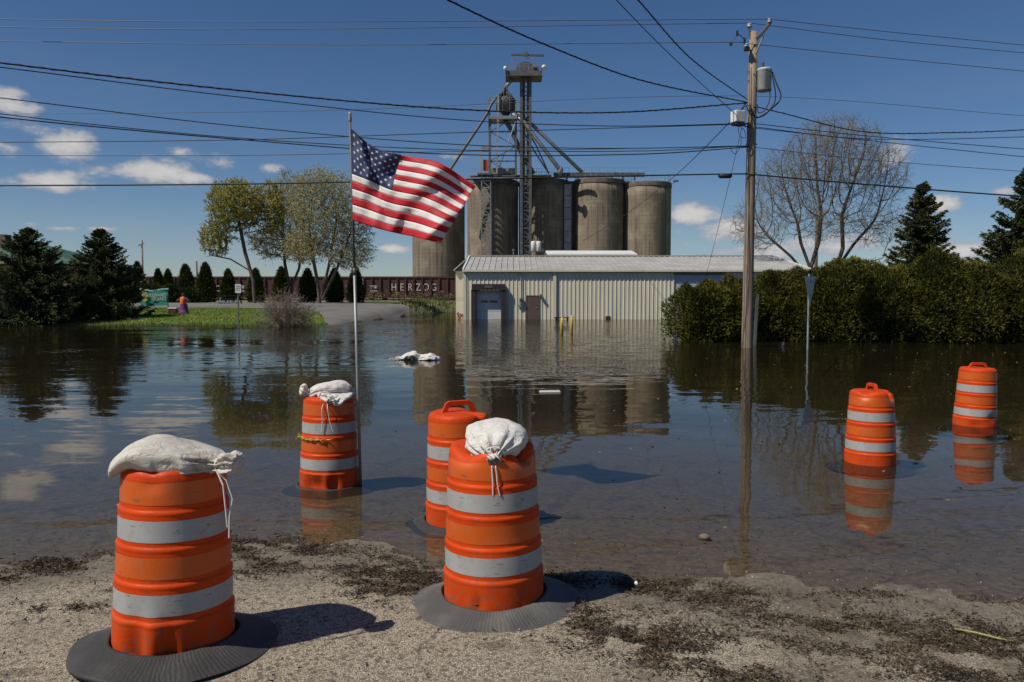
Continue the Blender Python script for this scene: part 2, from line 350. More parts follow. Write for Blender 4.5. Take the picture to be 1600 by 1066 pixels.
def sheet(name, xs, ys, fz, m, attr=None):
    vs = [(x, y, fz(x, y)) for y in ys for x in xs]; n = len(xs)
    fs = [(j*n+i, j*n+i+1, (j+1)*n+i+1, (j+1)*n+i) for j in range(len(ys)-1) for i in range(n-1)]
    me = bpy.data.meshes.new(name); me.from_pydata(vs, [], fs); me.update()
    me.polygons.foreach_set('use_smooth', [True]*len(me.polygons))
    if attr:
        a = me.attributes.new(attr[0], 'FLOAT', 'POINT'); a.data.foreach_set('value', [attr[1](x, y) for y in ys for x in xs])
    return link(name, me, m)
def ground_mat():
    m = bpy.data.materials.new('ground_soil'); m.use_nodes = True; t = NT(m.node_tree); b = t.n['Principled BSDF']
    p = t.new('ShaderNodeNewGeometry').outputs['Position']; s = t.new('ShaderNodeSeparateXYZ', {0: p})
    gr = t.mix(t.ramp(t.noise(p, .35, 6), .35, .65), (.105, .165, .016), (.165, .19, .028))
    gr = t.mix(t.ramp(t.noise(t.scalev(p, (1, .3, 1)), 2.2, 6, .7), .45, .75), gr, (.075, .125, .014))
    soil = t.mix(t.noise(p, 1.2, 6), (.10, .08, .055), (.16, .135, .10))
    wet = t.ramp(s.outputs[2], .02, .10)
    f = t.math('MULTIPLY', t.math('MULTIPLY', t.ramp(s.outputs[1], 30, 36), wet), t.math('MAXIMUM', t.math('MULTIPLY', t.ramp(s.outputs[0], -9.0, -10.5), t.ramp(s.outputs[1], 100, 90)), t.ramp(s.outputs[0], 24, 30)))
    col = t.mix(f, t.mix(wet, (.05, .042, .03), soil), gr)
    t.set(b.inputs['Base Color'], col); b.inputs['Roughness'].default_value = .95
    bn = t.new('ShaderNodeBump', {'Height': t.noise(p, 6, 6, .7), 'Strength': .7, 'Distance': .06}); t.set(b.inputs['Normal'], bn.outputs[0]); return m
def pave_mat():
    m = bpy.data.materials.new('chipseal'); m.use_nodes = True; t = NT(m.node_tree); b = t.n['Principled BSDF']
    p = t.new('ShaderNodeNewGeometry').outputs['Position']; s = t.new('ShaderNodeSeparateXYZ', {0: p})
    pd = t.vmath('ADD', p, t.scalev(t.new('ShaderNodeTexNoise', {'Vector': p, 'Scale': 60., 'Detail': 2.}).outputs[1], (.006, .006, .006)))
    vc = t.new('ShaderNodeSeparateColor', {0: t.voro(pd, 165)}).outputs[0]
    vd = t.voro(pd, 165, 'Distance'); vc2 = t.new('ShaderNodeSeparateColor', {0: t.voro(pd, 55)}).outputs[1]
    stone = t.mix(vc, (.155, .13, .097), (.57, .50, .39)); stone = t.mix(t.ramp(vc2, .72, .95), stone, (.14, .115, .085))
    col = t.mix(t.ramp(vd, .45, .8), stone, (.13, .108, .08))
    big = t.noise(p, .9, 6, .6); mid = t.noise(p, 4.5, 7, .68); fine = t.noise(p, 22, 4, .6)
    col = t.mix(t.math('MULTIPLY', t.ramp(big, .46, .70), .40), col, (.115, .09, .062))
    col = t.mix(t.math('MULTIPLY', t.ramp(mid, .54, .70), .6), col, (.055, .042, .028))
    stn = t.math('MULTIPLY', t.ramp(t.noise(p, 1.7, 7, .66), .40, .60), t.ramp(s.outputs[0], .2, 1.6)); col = t.mix(t.math('MULTIPLY', stn, .62), col, (.085, .066, .044))
    # silt and wet leaf stain left where the water has stood
    wetz = t.math('ADD', s.outputs[2], t.math('MULTIPLY', t.math('SUBTRACT', mid, .5), .03))
    wet = t.ramp(wetz, .012, -.004)
    damp = t.ramp(wetz, .022, .006); col = t.mix(t.math('MULTIPLY', damp, .55), col, (.060, .048, .034))
    silt = t.mix(t.ramp(fine, .35, .65), (.115, .096, .070), (.22, .186, .138)); silt = t.mix(t.math('MULTIPLY', t.ramp(mid, .50, .68), .7), silt, (.028, .022, .016))
    silt = t.mix(t.math('MULTIPLY', vc, .4), silt, (.24, .21, .165))
    col = t.mix(wet, col, silt)
    cr = t.voro(t.vmath('ADD', p, t.scalev(t.new('ShaderNodeTexNoise', {'Vector': p, 'Scale': 2., 'Detail': 5.}).outputs[1], (.5, .5, 0))), .55, 'Distance', 'DISTANCE_TO_EDGE')
    col = t.mix(t.math('MULTIPLY', t.ramp(cr, .008, .002), .4), col, (.04, .033, .025))
    t.set(b.inputs['Base Color'], col); t.set(b.inputs['Roughness'], t.ramp(wet, 0, 1, .92, .6))
    hh = t.math('ADD', t.math('MULTIPLY', vd, -.5), t.math('MULTIPLY', vc, .5))
    bn = t.new('ShaderNodeBump', {'Height': hh, 'Strength': .8, 'Distance': .009}); t.set(b.inputs['Normal'], bn.outputs[0]); return m
def water_mat():
    m = bpy.data.materials.new('flood_water'); m.use_nodes = True; t = NT(m.node_tree); t.n.remove(t.n['Principled BSDF'])
    p = t.new('ShaderNodeNewGeometry').outputs['Position']; s = t.new('ShaderNodeSeparateXYZ', {0: p})
    y = s.outputs[1]; x = s.outputs[0]
    nc = lambda sc, scale, det: t.vmath('SUBTRACT', t.new('ShaderNodeTexNoise', {'Vector': t.scalev(p, sc), 'Scale': scale, 'Detail': det, 'Roughness': .5, 'Distortion': .3}).outputs[1], (.5, .5, .5))
    c1 = nc((.45, 1.5, 1), 1.3, 2.); c2 = nc((.6, 1.5, 1), 5.5, 2.); c3 = nc((.8, 1.4, 1), 16., 2.)
    patch = t.noise(t.scalev(p, (.6, 1, 1)), .16, 3, .5)
    windy = t.math('MULTIPLY', t.ramp(y, 13, 30), t.ramp(patch, .40, .62))
    # open reach in front of the shed catches the breeze
    reach = t.math('MULTIPLY', t.ramp(y, 17, 27), t.math('MULTIPLY', t.ramp(x, -6.5, -2), t.ramp(t.math('SUBTRACT', x, t.math('MULTIPLY', y, .22)), 2.0, -1.5)))
    windy = t.math('MAXIMUM', windy, reach)
    def amp(vec, f):
        k_ = t.new('ShaderNodeVectorMath', operation='SCALE'); t.set(k_.inputs[0], vec); t.set(k_.inputs['Scale'], f); return k_.outputs[0]
    sl_ = t.vmath('ADD', amp(c1, t.ramp(y, 5, 16, .022, .060)), amp(c2, t.math('ADD', t.ramp(y, 5, 18, .012, .040), t.math('MULTIPLY', windy, .26))))
    sl_ = t.vmath('ADD', sl_, amp(c3, t.math('ADD', .004, t.math('MULTIPLY', windy, .34))))
    nrm = t.vmath('NORMALIZE', t.vmath('ADD', t.vmath('MULTIPLY', sl_, (1, 1, 0)), (0, 0, 1)))
    class _b: outputs = [nrm]
    bn = _b
    fr = t.new('ShaderNodeFresnel', {'IOR': 1.333, 'Normal': bn.outputs[0]})
    gl = t.new('ShaderNodeBsdfGlossy', {'Color': (.88, .85, .79), 'Roughness': .015, 'Normal': bn.outputs[0]})
    dep = t.new('ShaderNodeAttribute', attribute_name='depth').outputs['Fac']
    murk = t.math('SUBTRACT', 1., t.math('EXPONENT', t.math('MULTIPLY', t.math('MAXIMUM', dep, 0.), -3.6)))
    tr = t.new('ShaderNodeBsdfTransparent', {'Color': (.80, .75, .66)})
    df = t.new('ShaderNodeBsdfDiffuse', {'Color': (.017, .0135, .0075)})
    lo = t.new('ShaderNodeMixShader', {0: murk, 1: tr.outputs[0], 2: df.outputs[0]})
    mx = t.new('ShaderNodeMixShader', {0: fr.outputs[0], 1: lo.outputs[0], 2: gl.outputs[0]})
    t.set(t.n['Material Output'].inputs[0], mx.outputs[0]); return m
def hg_low(x, y): return hgt(x, y) - (.06 if y < 21 else .06*max(0, 1-(y-21)/3))
ground = sheet('ground', axis([(-2500, -120, 10), (-120, -40, 20), (-40, 30, 176), (30, 90, 30), (90, 2500, 10)]),
               axis([(-600, -8, 6), (-8, 20, 20), (20, 38, 40), (38, 92, 112), (92, 160, 20), (160, 5000, 10)]), hg_low, ground_mat())
tag(ground, kind='structure')
pave = sheet('pavement', axis([(-60, -12, 14), (-12, 12, 260), (12, 60, 14)]), axis([(-8, 2, 20), (2, 9, 120), (9, 22, 50)]), hgt, pave_mat())
tag(pave, kind='structure')
water = sheet('water', axis([(-180, -30, 12), (-30, 30, 100), (30, 180, 12)]), axis([(2.4, 12, 90), (12, 60, 60), (60, 95, 12)]), lambda x, y: 0., water_mat(), ('depth', lambda x, y: max(0, -hgt(x, y))))
tag(water, kind='structure')
def road_mat():
    return mat('lot_asphalt', (.15, .145, .14), (.11, .105, .10), .5, .9, coord='World', bump=.01, bscale=12, c3=(.19, .18, .165), s3=.25)
# asphalt lot and drive on the far bank
road_b = lambda x: lerp_table([(-60, 62), (-30, 62), (-24, 62), (-16, 60), (-13, 54), (-11, 47), (-9.5, 45)], x)
road_t = lambda x: lerp_table([(-60, 82), (-20, 82), (-14, 80), (-9, 71), (-8.6, 67), (-8.0, 66)], x)
mbr = MB(); xs = axis([(-60, -30, 12), (-30, -8.2, 44)]); NV = 16
vs = []
for x in xs:
    b0, t0 = road_b(x), road_t(x)
    for j in range(NV+1):
        y = b0+(t0-b0)*j/NV; vs.append((x, y, hgt(x, y)+.03))
mbr.add(vs, [(i*(NV+1)+j, (i+1)*(NV+1)+j, (i+1)*(NV+1)+j+1, i*(NV+1)+j+1) for i in range(len(xs)-1) for j in range(NV)])
tag(mbr.build('road', road_mat(), smooth=True), kind='structure')

# ------------------------------------------------------------------ traffic drums
TIER = [(0, .262), (.185, .256), (.200, .246), (.365, .243), (.380, .236), (.540, .233), (.555, .226), (.715, .223), (.730, .217), (.865, .212)]
PROF = [(.256, 0), (.258, .02), (.2566, .167), (.2565, .172), (.2585, .180), (.2575, .190), (.2520, .197), (.2485, .201), (.2484, .206), (.2476, .347), (.2475, .352), (.2495, .360), (.2485, .370), (.2435, .377), (.2405, .381), (.2404, .386), (.2391, .522),
        (.2390, .527), (.2410, .535), (.2400, .545), (.2350, .552), (.2325, .556), (.2324, .561), (.2306, .697), (.2305, .702), (.2325, .710), (.2315, .720), (.2265, .727), (.2240, .731), (.2239, .736), (.2200, .850), (.2180, .875), (.208, .894), (.188, .904), (.09, .905), (.001, .905)]
BANDS = [('bw', .226, .330), ('bo', .402, .506), ('bw', .577, .681), ('bo', .752, .848)]
def prof_r(z):
    return lerp_table([(b, a) for a, b in PROF[:31]], z)
def zm(z): return z if z <= .2 else (.2+(z-.2)*.885 if z < .727 else z-.0606)
def drum(label, loc, rz, tilt, dents, handle=True, mset=('drum', 'rubber'), ring=True, ringz=0, ringtilt=(0, 0), handle_rot=0, squash=0, scale=1., ringr=.44, handle_h=1.):
    t = thing('traffic_drum', label, 'traffic drum', loc, rz, 'orange traffic drums'); N = 64
    t.rotation_euler = (tilt[0], tilt[1], rz); t.scale = (scale,)*3
    def warp(x, y, z):
        r = math.hypot(x, y); a = math.atan2(y, x); k = 0
        for (da, dz, wa, wz, dep) in dents:
            dd = (a-da+math.pi) % (2*math.pi)-math.pi; k += dep*math.exp(-(dd/wa)**2-((z-dz)/wz)**2)
        rr = max(0, r-k*min(1, r/.15)); f = rr/r if r > 1e-6 else 1
        zz = z
        for (da, dz, wa, wz, dep) in dents:
            if dz > .8 and z > .8:
                dd = (a-da+math.pi) % (2*math.pi)-math.pi
                zz -= dep*1.3*math.exp(-(dd/wa)**2)*min(1, r/.2)*(z-.8)/.1
        zz -= squash*max(0, 1-(r/.2)**2)*(1 if z > .88 else 0)
        return (x*f, y*f, zm(zz))
    prof = []
    for (r0, z0), (r1, z1) in zip(PROF, PROF[1:]):
        k = max(1, int(math.hypot(r1-r0, z1-z0)/.025))
        prof += [(r0+(r1-r0)*i/k, z0+(z1-z0)*i/k) for i in range(k)]
    prof.append(PROF[-1])
    b = MB().lathe(prof, N, capt=True, capb=True); b.v = [warp(*v) for v in b.v]; b.build('body', mset[0], t, True)
    for (m, z0, z1) in BANDS:
        zs = [z0+(z1-z0)*i/5 for i in range(6)]
        bb = MB(); pr = [(prof_r(z)+.0016, z) for z in zs]
        bb.lathe(pr, N, capt=False, capb=False); bb.v = [warp(*v) for v in bb.v]
        bo = bb.build('reflective_band', m, t, True); tag(bo, 'grey white reflective band' if m == 'bw' else 'amber orange reflective band')
    if handle:
        h = MB(); c, s_ = math.cos(handle_rot), math.sin(handle_rot)
        pts = [(-.115, .895), (-.082, .985), (-.07, .992), (.07, .992), (.082, .985), (.115, .895)]
        h.tube([(x*c, x*s_, (z-.895)*handle_h+.8344-squash*.6) for x, z in pts], .023, 4)
        ho = h.build('handle', mset[0], t); md = ho.modifiers.new('bevel', 'BEVEL'); md.width = .006; md.segments = 2
    # bolts / foot tabs
    for a in (-2.2, -.9):
        fb = MB().box((.262*math.cos(a), .262*math.sin(a), .05), (.03, .03, .025), Matrix.Rotation(a, 3, 'Z')); fb.build('foot_tab', mset[0], t)
    if ring:
        rp = []
        for i in range(15):
            q = i/14; r = .272+(ringr-.272)*q; z = .055*(1-q)**1.6+.012+.010*math.sin(q*math.pi)
            rp.append((r, z))
        prf = [(.272, .012)]+rp+[(ringr+.004, .008), (ringr, 0), (.30, .001)]
        k = MB(); nn = 96; k.lathe(prf, nn, capt=False, capb=False)
        vv = []
        for (x, y, z) in k.v:
            a = math.atan2(y, x); r = math.hypot(x, y); w_ = 1+.018*math.sin(3*a+rz*5)+.010*math.sin(7*a+rz*3)
            z += (.010*math.sin(2*a+rz*2)+.006*math.sin(5*a))*min(1, (r-.25)/.15)*(1 if z > .004 else .3)
            z += .0004*(1 if int(round((a+math.pi)/(2*math.pi)*nn)) % 2 else -1)*(1 if z > .02 else 0)
            vv.append((x*w_, y*w_, max(z, 0)+ringtilt[0]*x+ringtilt[1]*y))
        k.v = vv; k.build('base_ring', mset[1], t, True, (0, 0, ringz))
    return t
def on_ground(px, py):
    g = G(px, py, 0)
    for _ in range(8): g = G(px, py, hgt(g.x, g.y))
    return g
D = {}
def put(px, py, Y=None):
    if Y is None: g = on_ground(px, py)
    else:
        x = (px-800)/FPX*Y; g = Vector((x, Y, 0))
    g.z = hgt(g.x, g.y); return g
def sunk(px, py, z): g = G(px, py, 0); g.z = z; return g
pA = put(273, 1012); pB = sunk(515, 755, -.062); pC = put(722, 822); pD = put(772, 941); pE = sunk(1359, 721, -.072); pF = sunk(1522, 663, -.085)
drum('scuffed orange drum at front left with one long sandbag slumped over its top', pA+Vector((0, 0, .01)), .3, (R(-1.0), R(1.2)), [(-2.15, .02, .16, .16, .045), (-1.55, .03, .13, .12, .040), (-1.85, .10, .08, .12, -.014), (-1.15, .04, .2, .1, .02), (-1.9, .84, .2, .03, .012)], ringtilt=(-.015, -.02), ringr=.435, scale=.98, handle_h=.35, handle_rot=1.3)
drum('orange drum beside the flagpole with two stacked sandbags on top', pB, 2.0, (R(.5), R(.8)), [(-3.75, .08, .35, .08, .045), (-3.2, .10, .18, .08, .035), (-4.15, .06, .2, .1, .03), (-3.45, .13, .1, .06, -.02)], handle=True, ringr=.40, scale=.97, handle_h=.2)
drum('orange drum with a sunken right shoulder, standing behind the front centre drum', pC, .15, (R(1), R(-1.5)), [(.5, .87, .55, .09, .055), (-.7, .85, .25, .06, .03)], handle_rot=.2, handle_h=.72, ringr=.42, scale=.98)
drum('orange drum at front centre with a puckered white sandbag on its caved-in top', pD, .0, (R(.5), R(-.8)), [(-1.85, .07, .06, .05, .024), (-.60, .88, .30, .06, .050), (-2.3, .89, .5, .05, .03), (-1.1, .90, .2, .05, .02), (-1.3, .45, .6, .1, .006)], handle=False, mset=('drum', 'rubber_dusty'), squash=.05, ringr=.425)
drum('half sunken orange drum with a dented top and upright handle seen edge on', pE, .1, (R(-.5), R(.5)), [(-.9, .88, .25, .05, .05), (-.25, .86, .2, .06, .045), (-2.4, .87, .3, .05, .02)], handle_rot=1.45, ring=True, handle_h=.7, scale=.91)
drum('farthest half sunken orange drum with its top handle seen broadside', pF, .0, (R(.5), R(1.6)), [(-1.2, .2, .3, .06, .02), (-2.0, .1, .3, .06, .02)], handle_rot=.05, ring=True, handle_h=.62, scale=.95)
# frayed yellow tape caught on the drum by the flagpole
tp = MB()
for k in range(3):
    pts = []
    for i in range(22):
        a = -3.05+1.9*i/21*(1-.2*k); r = .240+.008*math.sin(i*1.7+k)+(.03*random.random() if i < 5 else 0)
        pts.append((pB.x+r*math.cos(a), pB.y+r*math.sin(a), pB.z+.482+.006*math.sin(i*2.3+k*2)-.004*k+(.02*math.sin(i*3+k) if i < 6 else 0)))
    tp.tube(pts, .0045, 5)
tag(tp.build('caution_tape', 'tape'), 'frayed yellow tape tied round the drum beside the flagpole', 'tape')

# ------------------------------------------------------------------ sandbags
def sandbag(label, spine, wid, hei, m='bag', strings=(), folds=9, seed=1, neck=(.78, .86), side=Vector((0, 1, 0)), flare=.045, N=80, K=84, wr=.006):
    """spine: 3-D points, wid/hei: half width and half height along it; neck: where the tie sits"""
    rn = random.Random(seed); sp = [Vector(p) for p in spine]; n = len(sp)
    def samp(arr, s):
        f = s*(n-1); i = min(int(f), n-2); u = f-i
        p0, p1, p2, p3 = arr[max(i-1, 0)], arr[i], arr[i+1], arr[min(i+2, n-1)]
        return .5*((2*p1)+(p2-p0)*u+(2*p0-5*p1+4*p2-p3)*u*u+(3*p1-p0-3*p2+p3)*u**3)
    vs = []; ph = [rn.random()*6.28 for _ in range(12)]
    for i in range(K+1):
        s = i/K; c = samp(sp, s); tg = (samp(sp, min(1, s+.01))-samp(sp, max(0, s-.01))).normalized()
        a = (side-tg*side.dot(tg)).normalized(); b = a.cross(tg).normalized()
        if b.z < 0: b = -b
        W, H = max(.002, samp(wid, s)), max(.002, samp(hei, s))
        nk = math.exp(-((s-neck[0])/.14)**2) + (1.0 if s > neck[0] else 0)*.8
        for j in range(N):
            q = 2*math.pi*j/N; cx, sx = math.cos(q), math.sin(q)
            e = .82; x = math.copysign(abs(cx)**e, cx)*W; z = math.copysign(abs(sx)**e, sx)*H*(1 if sx > 0 else .75)
            fold = 1+nk*(.13*math.sin(folds*q+ph[0]+2*s)+.08*math.sin(folds*1.7*q+ph[1]))
            w1 = wr*(mnoise.noise(Vector((x*9+ph[2], s*7, z*9)))+.7*mnoise.noise(Vector((x*22+ph[3], s*14, z*22)))+.8*math.sin(5*q+9*s+ph[4])*mnoise.noise(Vector((s*6, q, ph[5]))))
            w1 += wr*.9*nk*mnoise.noise(Vector((q*3.1+ph[6], s*2.2, ph[7])))+wr*.5*abs(mnoise.noise(Vector((x*14+s*5, z*14, ph[8]+s*11))))
            rg = 1-abs(mnoise.noise(Vector((x*7+ph[9], s*3.2, z*7+ph[10])))); w1 -= wr*.8*max(0, rg-.72)/.28
            sag = .018*mnoise.noise(Vector((s*4+ph[11], cx, sx))); w1 += sag
            vs.append(c+a*(x*fold)+b*(z*fold)+(a*cx+b*sx)*w1*(1 if .04 < s < .96 else 0))
    fs = [(i*N+j, i*N+(j+1) % N, (i+1)*N+(j+1) % N, (i+1)*N+j) for i in range(K) for j in range(N)]
    fs += [tuple(range(N-1, -1, -1)), tuple(K*N+j for j in range(N))]
    t = thing('sandbag', label, 'sandbag', tuple(sp[n//2]), 0, 'white sandbags'); off = sp[n//2]
    mb = MB(); mb.add([v-off for v in vs], fs); mb.build('sack', m, t, True)
    ct = samp(sp, neck[1])-off; tg = (samp(sp, min(1, neck[1]+.02))-samp(sp, neck[1]-.02)).normalized()
    W = max(samp(wid, neck[1]), samp(hei, neck[1]))*1.12
    a = (side-tg*side.dot(tg)).normalized(); b = a.cross(tg)
    tie = MB().tube([ct+a*math.cos(q*.5236)*W+b*math.sin(q*.5236)*W for q in range(13)], .0045, 6); tie.build('tie', 'string', t)
    for st in strings:
        sm = MB().tube([Vector(p)-off for p in st], .0035, 5); sm.build('string', 'string', t)
    return t
def top_at(p, dx, dy, dz): k_ = .98 if p is pA else .97 if p is pB else 1.; return Vector((p.x+dx*k_, p.y+dy*k_, p.z+(.844+dz)*k_))
# A: long bag, tip at left, ruffle at right
a = pA
spA = [top_at(a, d[0]+.042, d[1], d[2]-.006) for d in ((-.258, -.11, -.030), (-.228, -.10, .000), (-.16, -.07, .042), (-.07, -.04, .052), (.02, -.03, .032), (.10, -.03, .020), (.165, -.04, .012), (.205, -.06, .010), (.235, -.07, .016), (.262, -.075, .020), (.290, -.08, .018))]
stA = [[spA[7]+Vector((.0, -.05, -.01)), spA[7]+Vector((.035, -.07, -.07)), spA[7]+Vector((.045, -.075, -.16)), spA[7]+Vector((.05, -.07, -.25))],
       [spA[7]+Vector((.0, -.05, -.01)), spA[7]+Vector((.045, -.06, -.05)), spA[7]+Vector((.07, -.06, -.13)), spA[7]+Vector((.055, -.06, -.21)), spA[7]+Vector((.052, -.06, -.30))]]
sandbag('long dirty white sandbag slumped across the front left drum, ruffled neck at right', spA,
        [.010, .064, .135, .158, .155, .14, .085, .030, .048, .062, .055], [.007, .034, .068, .080, .072, .062, .048, .026, .042, .054, .040], 'bag', stA, 10, 3, (.66, .70), Vector((.1, 1, 0)), wr=.008)
# D: fat bag seen neck on
d_ = pD
spD = [top_at(d_, *q) for q in ((-.01, .20, -.045), (.0, .16, -.02), (.01, .08, .010), (.01, -.02, .018), (.01, -.10, .004), (.005, -.155, -.018), (.005, -.190, -.036), (.005, -.215, -.046), (.005, -.232, -.046))]
stD = [[spD[6]+Vector((dx, -.012, -.02)), spD[6]+Vector((dx*1.2, -.045, -.05)), spD[6]+Vector((dx*1.4+.006, -.050, -.13)), spD[6]+Vector((dx*2+.012, -.048, -.185))] for dx in (-.008, .008)]
sandbag('puckered white sandbag with its tied neck facing out on the front centre drum', spD,
        [.01, .09, .150, .160, .150, .11, .05, .026, .034], [.01, .055, .085, .100, .092, .072, .040, .024, .03], 'bagw', stD, 13, 8, (.72, .76), Vector((1, 0, 0)), wr=.009)
# B: two bags
b_ = pB
spB1 = [top_at(b_, *q) for q in ((.19, .12, .0), (.17, .07, .005), (.12, 0, .008), (.08, -.07, .004), (.05, -.13, -.004), (.03, -.165, -.016), (.02, -.185, -.024), (.015, -.20, -.026))]
stB1 = [[spB1[6]+Vector((dx, 0, 0)), spB1[6]+Vector((dx*2+.0, -.05, -.06)), spB1[6]+Vector((dx*2.4+.01, -.05, -.16)), spB1[6]+Vector((dx*4+.02, -.05, -.25))] for dx in (-.012, .012)]
sandbag('flattened lower sandbag with dangling ties on the drum beside the flagpole', spB1,
        [.01, .08, .125, .135, .13, .09, .04, .05], [.01, .025, .040, .042, .040, .035, .028, .035], 'bagw', stB1, 11, 5, (.72, .76), Vector((1, .4, 0)))
spB2 = [top_at(b_, *q) for q in ((.225, -.02, .050), (.19, -.02, .055), (.11, -.01, .072), (.0, 0, .068), (-.09, -.01, .045), (-.15, -.03, .022), (-.185, -.04, .035), (-.215, -.05, .052), (-.24, -.055, .058))]
stB2 = [[spB2[5]+Vector((0, -.02, 0)), spB2[5]+Vector((-.02, -.05, -.05)), spB2[5]+Vector((-.035, -.05, -.12)), spB2[5]+Vector((-.045, -.05, -.17))]]
sandbag('upper sandbag with a knotted neck poking left, on the drum beside the flagpole', spB2,
        [.004, .06, .12, .14, .11, .055, .030, .050, .03], [.004, .032, .056, .060, .052, .036, .028, .048, .03], 'bagw', stB2, 9, 6, (.70, .73), Vector((0, 1, 0)))
# floating / sunken pair in mid water
c_ = G(668, 562)
spF = [c_+Vector(q) for q in ((.32, 0, -.02), (.24, 0, .02), (.1, 0, .05), (-.05, 0, .045), (-.18, 0, .02), (-.26, 0, .0), (-.32, 0, .01), (-.36, 0, .01))]
sandbag('plump white sandbag half sunk in mid water, right one of the pair', spF, [.06, .24, .30, .30, .24, .10, .07, .08], [.03, .07, .085, .085, .07, .05, .04, .04], 'bagw', (), 9, 11, (.72, .76), wr=.03)
c2 = G(640, 562)
spF2 = [c2+Vector(q) for q in ((.30, 0, .02), (.22, 0, .06), (.08, 0, .10), (-.05, 0, .07), (-.20, 0, .03), (-.30, 0, .01), (-.40, 0, .0), (-.50, .02, 0))]
sandbag('crumpled white sandbag half sunk in mid water with its neck trailing left', spF2, [.05, .2, .26, .24, .17, .08, .07, .06], [.03, .08, .10, .09, .06, .035, .03, .025], 'bagw', (), 9, 12, (.72, .76), wr=.035)
fp = MB().box((0, 0, .012), (.34, .16, .018), Matrix.Rotation(.1, 3, 'Z')); fpo = fp.build('floating_board', 'foam', None, False, G(859, 613)); tag(fpo, 'small flat white piece of packing floating in mid water', 'litter')

# ------------------------------------------------------------------ flag
FY = 6.72
fp0 = put(561, 0, FY); base = Vector(((561-800)/FPX*FY, FY, fp0.z)); topp = P(547, 190, FY)
pole_t = thing('flagpole', 'thin grey metal flagpole standing in the water beside a drum', 'flagpole', tuple(base))
mid = base.lerp(topp, .60)-base
MB().tube([(0, 0, -.05), tuple(mid)], [.0135, .0125], 10).build('lower_pole', 'steel', pole_t, True)
MB().tube([tuple(mid), tuple(topp-base)], [.0105, .0098], 10).build('upper_pole', 'steel_dark', pole_t, True)
MB().tube([tuple(mid-Vector((0, 0, .03))), tuple(mid+Vector((0, 0, .03)))], .0145, 10).build('collar', 'steel_dark', pole_t, True)
MB().lathe([(.004, -.01), (.013, 0), (.016, .02), (.012, .05), (.015, .062), (.010, .075), (.002, .078)], 12, tuple(topp-base)).build('finial', 'steel_pale', pole_t, True)
UU = [0, .2, .4, .7, 1.0]; VV = [0, .54, 1.0]
CP = {0: [(547.5, 200), (550, 272), (551.5, 345)], .2: [(583, 229), (579, 283), (581, 354)], .4: [(627, 243), (613, 298), (611, 362)], .7: [(686, 254), (668, 311), (648, 371)], 1.0: [(743, 291), (717, 334), (688, 380)]}
def cubic(xs_, ys_, x):
    n = len(xs_); i = 0
    while i < n-2 and x > xs_[i+1]: i += 1
    h = xs_[i+1]-xs_[i]; u = (x-xs_[i])/h
    def sl(k):
        if k == 0: return (ys_[1]-ys_[0])/(xs_[1]-xs_[0])
        if k == n-1: return (ys_[-1]-ys_[-2])/(xs_[-1]-xs_[-2])
        return (ys_[k+1]-ys_[k-1])/(xs_[k+1]-xs_[k-1])
    m0, m1 = sl(i)*h, sl(i+1)*h
    return (2*u**3-3*u*u+1)*ys_[i]+(u**3-2*u*u+u)*m0+(-2*u**3+3*u*u)*ys_[i+1]+(u**3-u*u)*m1
def flag_pt(u, v, off=0.):
    px = cubic(UU, [cubic(VV, [c[0] for c in CP[k]], v) for k in UU], u); py = cubic(UU, [cubic(VV, [c[1] for c in CP[k]], v) for k in UU], u)
    ph = 6.283*(1.25*u-.45*v)
    dy = -.42*u + .085*u**.6*math.sin(ph+.6) + .045*math.sin(6.283*(2.1*u+.9*v)+1.0)*u**.5*(1-.3*v) + .012*math.sin(6.283*(5*u+1.7*v))*min(1, u*4)
    dy += .075*math.exp(-((u-.15-.22*v)/.045)**2)*(1-v)*1.2-.05*math.exp(-((u-.24-.22*v)/.05)**2)*(1-v)      # gathered fold running down from the top grommet
    dy += .006*mnoise.noise(Vector((u*14, v*9, 1)))+.004*mnoise.noise(Vector((u*30, v*22, 4)))
    py += 3.0*math.sin(ph+1.8)*u*(1-u)
    return P(px, py, FY-.02+dy)
def flag_n(u, v):
    e = .004; a = flag_pt(min(1, u+e), v)-flag_pt(max(0, u-e), v); b = flag_pt(u, min(1, v+e))-flag_pt(u, max(0, v-e))
    n = a.cross(b).normalized(); return n if n.y < 0 else -n
forg = flag_pt(0, 0)
flag_t = thing('flag', 'red white and blue flag with stars and stripes streaming from the thin pole', 'flag', tuple(forg))
def patch(name, m, u0, u1, v0, v1, nu, nv, parent):
    g = []
    for s_ in (.0012, -.0012):
        for j in range(nv+1):
            for i in range(nu+1):
                u, v = u0+(u1-u0)*i/nu, v0+(v1-v0)*j/nv; g.append(flag_pt(u, v)+flag_n(u, v)*s_-forg)
    n1 = (nu+1)*(nv+1); fs = []
    for j in range(nv):
        for i in range(nu):
            q = (j*(nu+1)+i, j*(nu+1)+i+1, (j+1)*(nu+1)+i+1, (j+1)*(nu+1)+i); fs += [q, tuple(n1+x for x in reversed(q))]
    rim = [i for i in range(nu+1)]+[(j+1)*(nu+1)-1 for j in range(1, nv+1)]+[nv*(nu+1)+i for i in range(nu-1, -1, -1)]+[j*(nu+1) for j in range(nv-1, 0, -1)]
    for a_, b2 in zip(rim, rim[1:]+rim[:1]): fs.append((b2, a_, n1+a_, n1+b2))
    mb = MB(); mb.add(g, fs); return mb.build(name, m, parent, True)
for k in range(13):
    u0 = .4 if k < 7 else 0
    o = patch('stripe', 'red_f' if k % 2 == 0 else 'white_f', u0, 1, k/13, (k+1)/13, 60 if k >= 7 else 38, 4, flag_t)
canton = patch('canton', 'blue_f', 0, .4, 0, 7/13, 44, 28, flag_t)
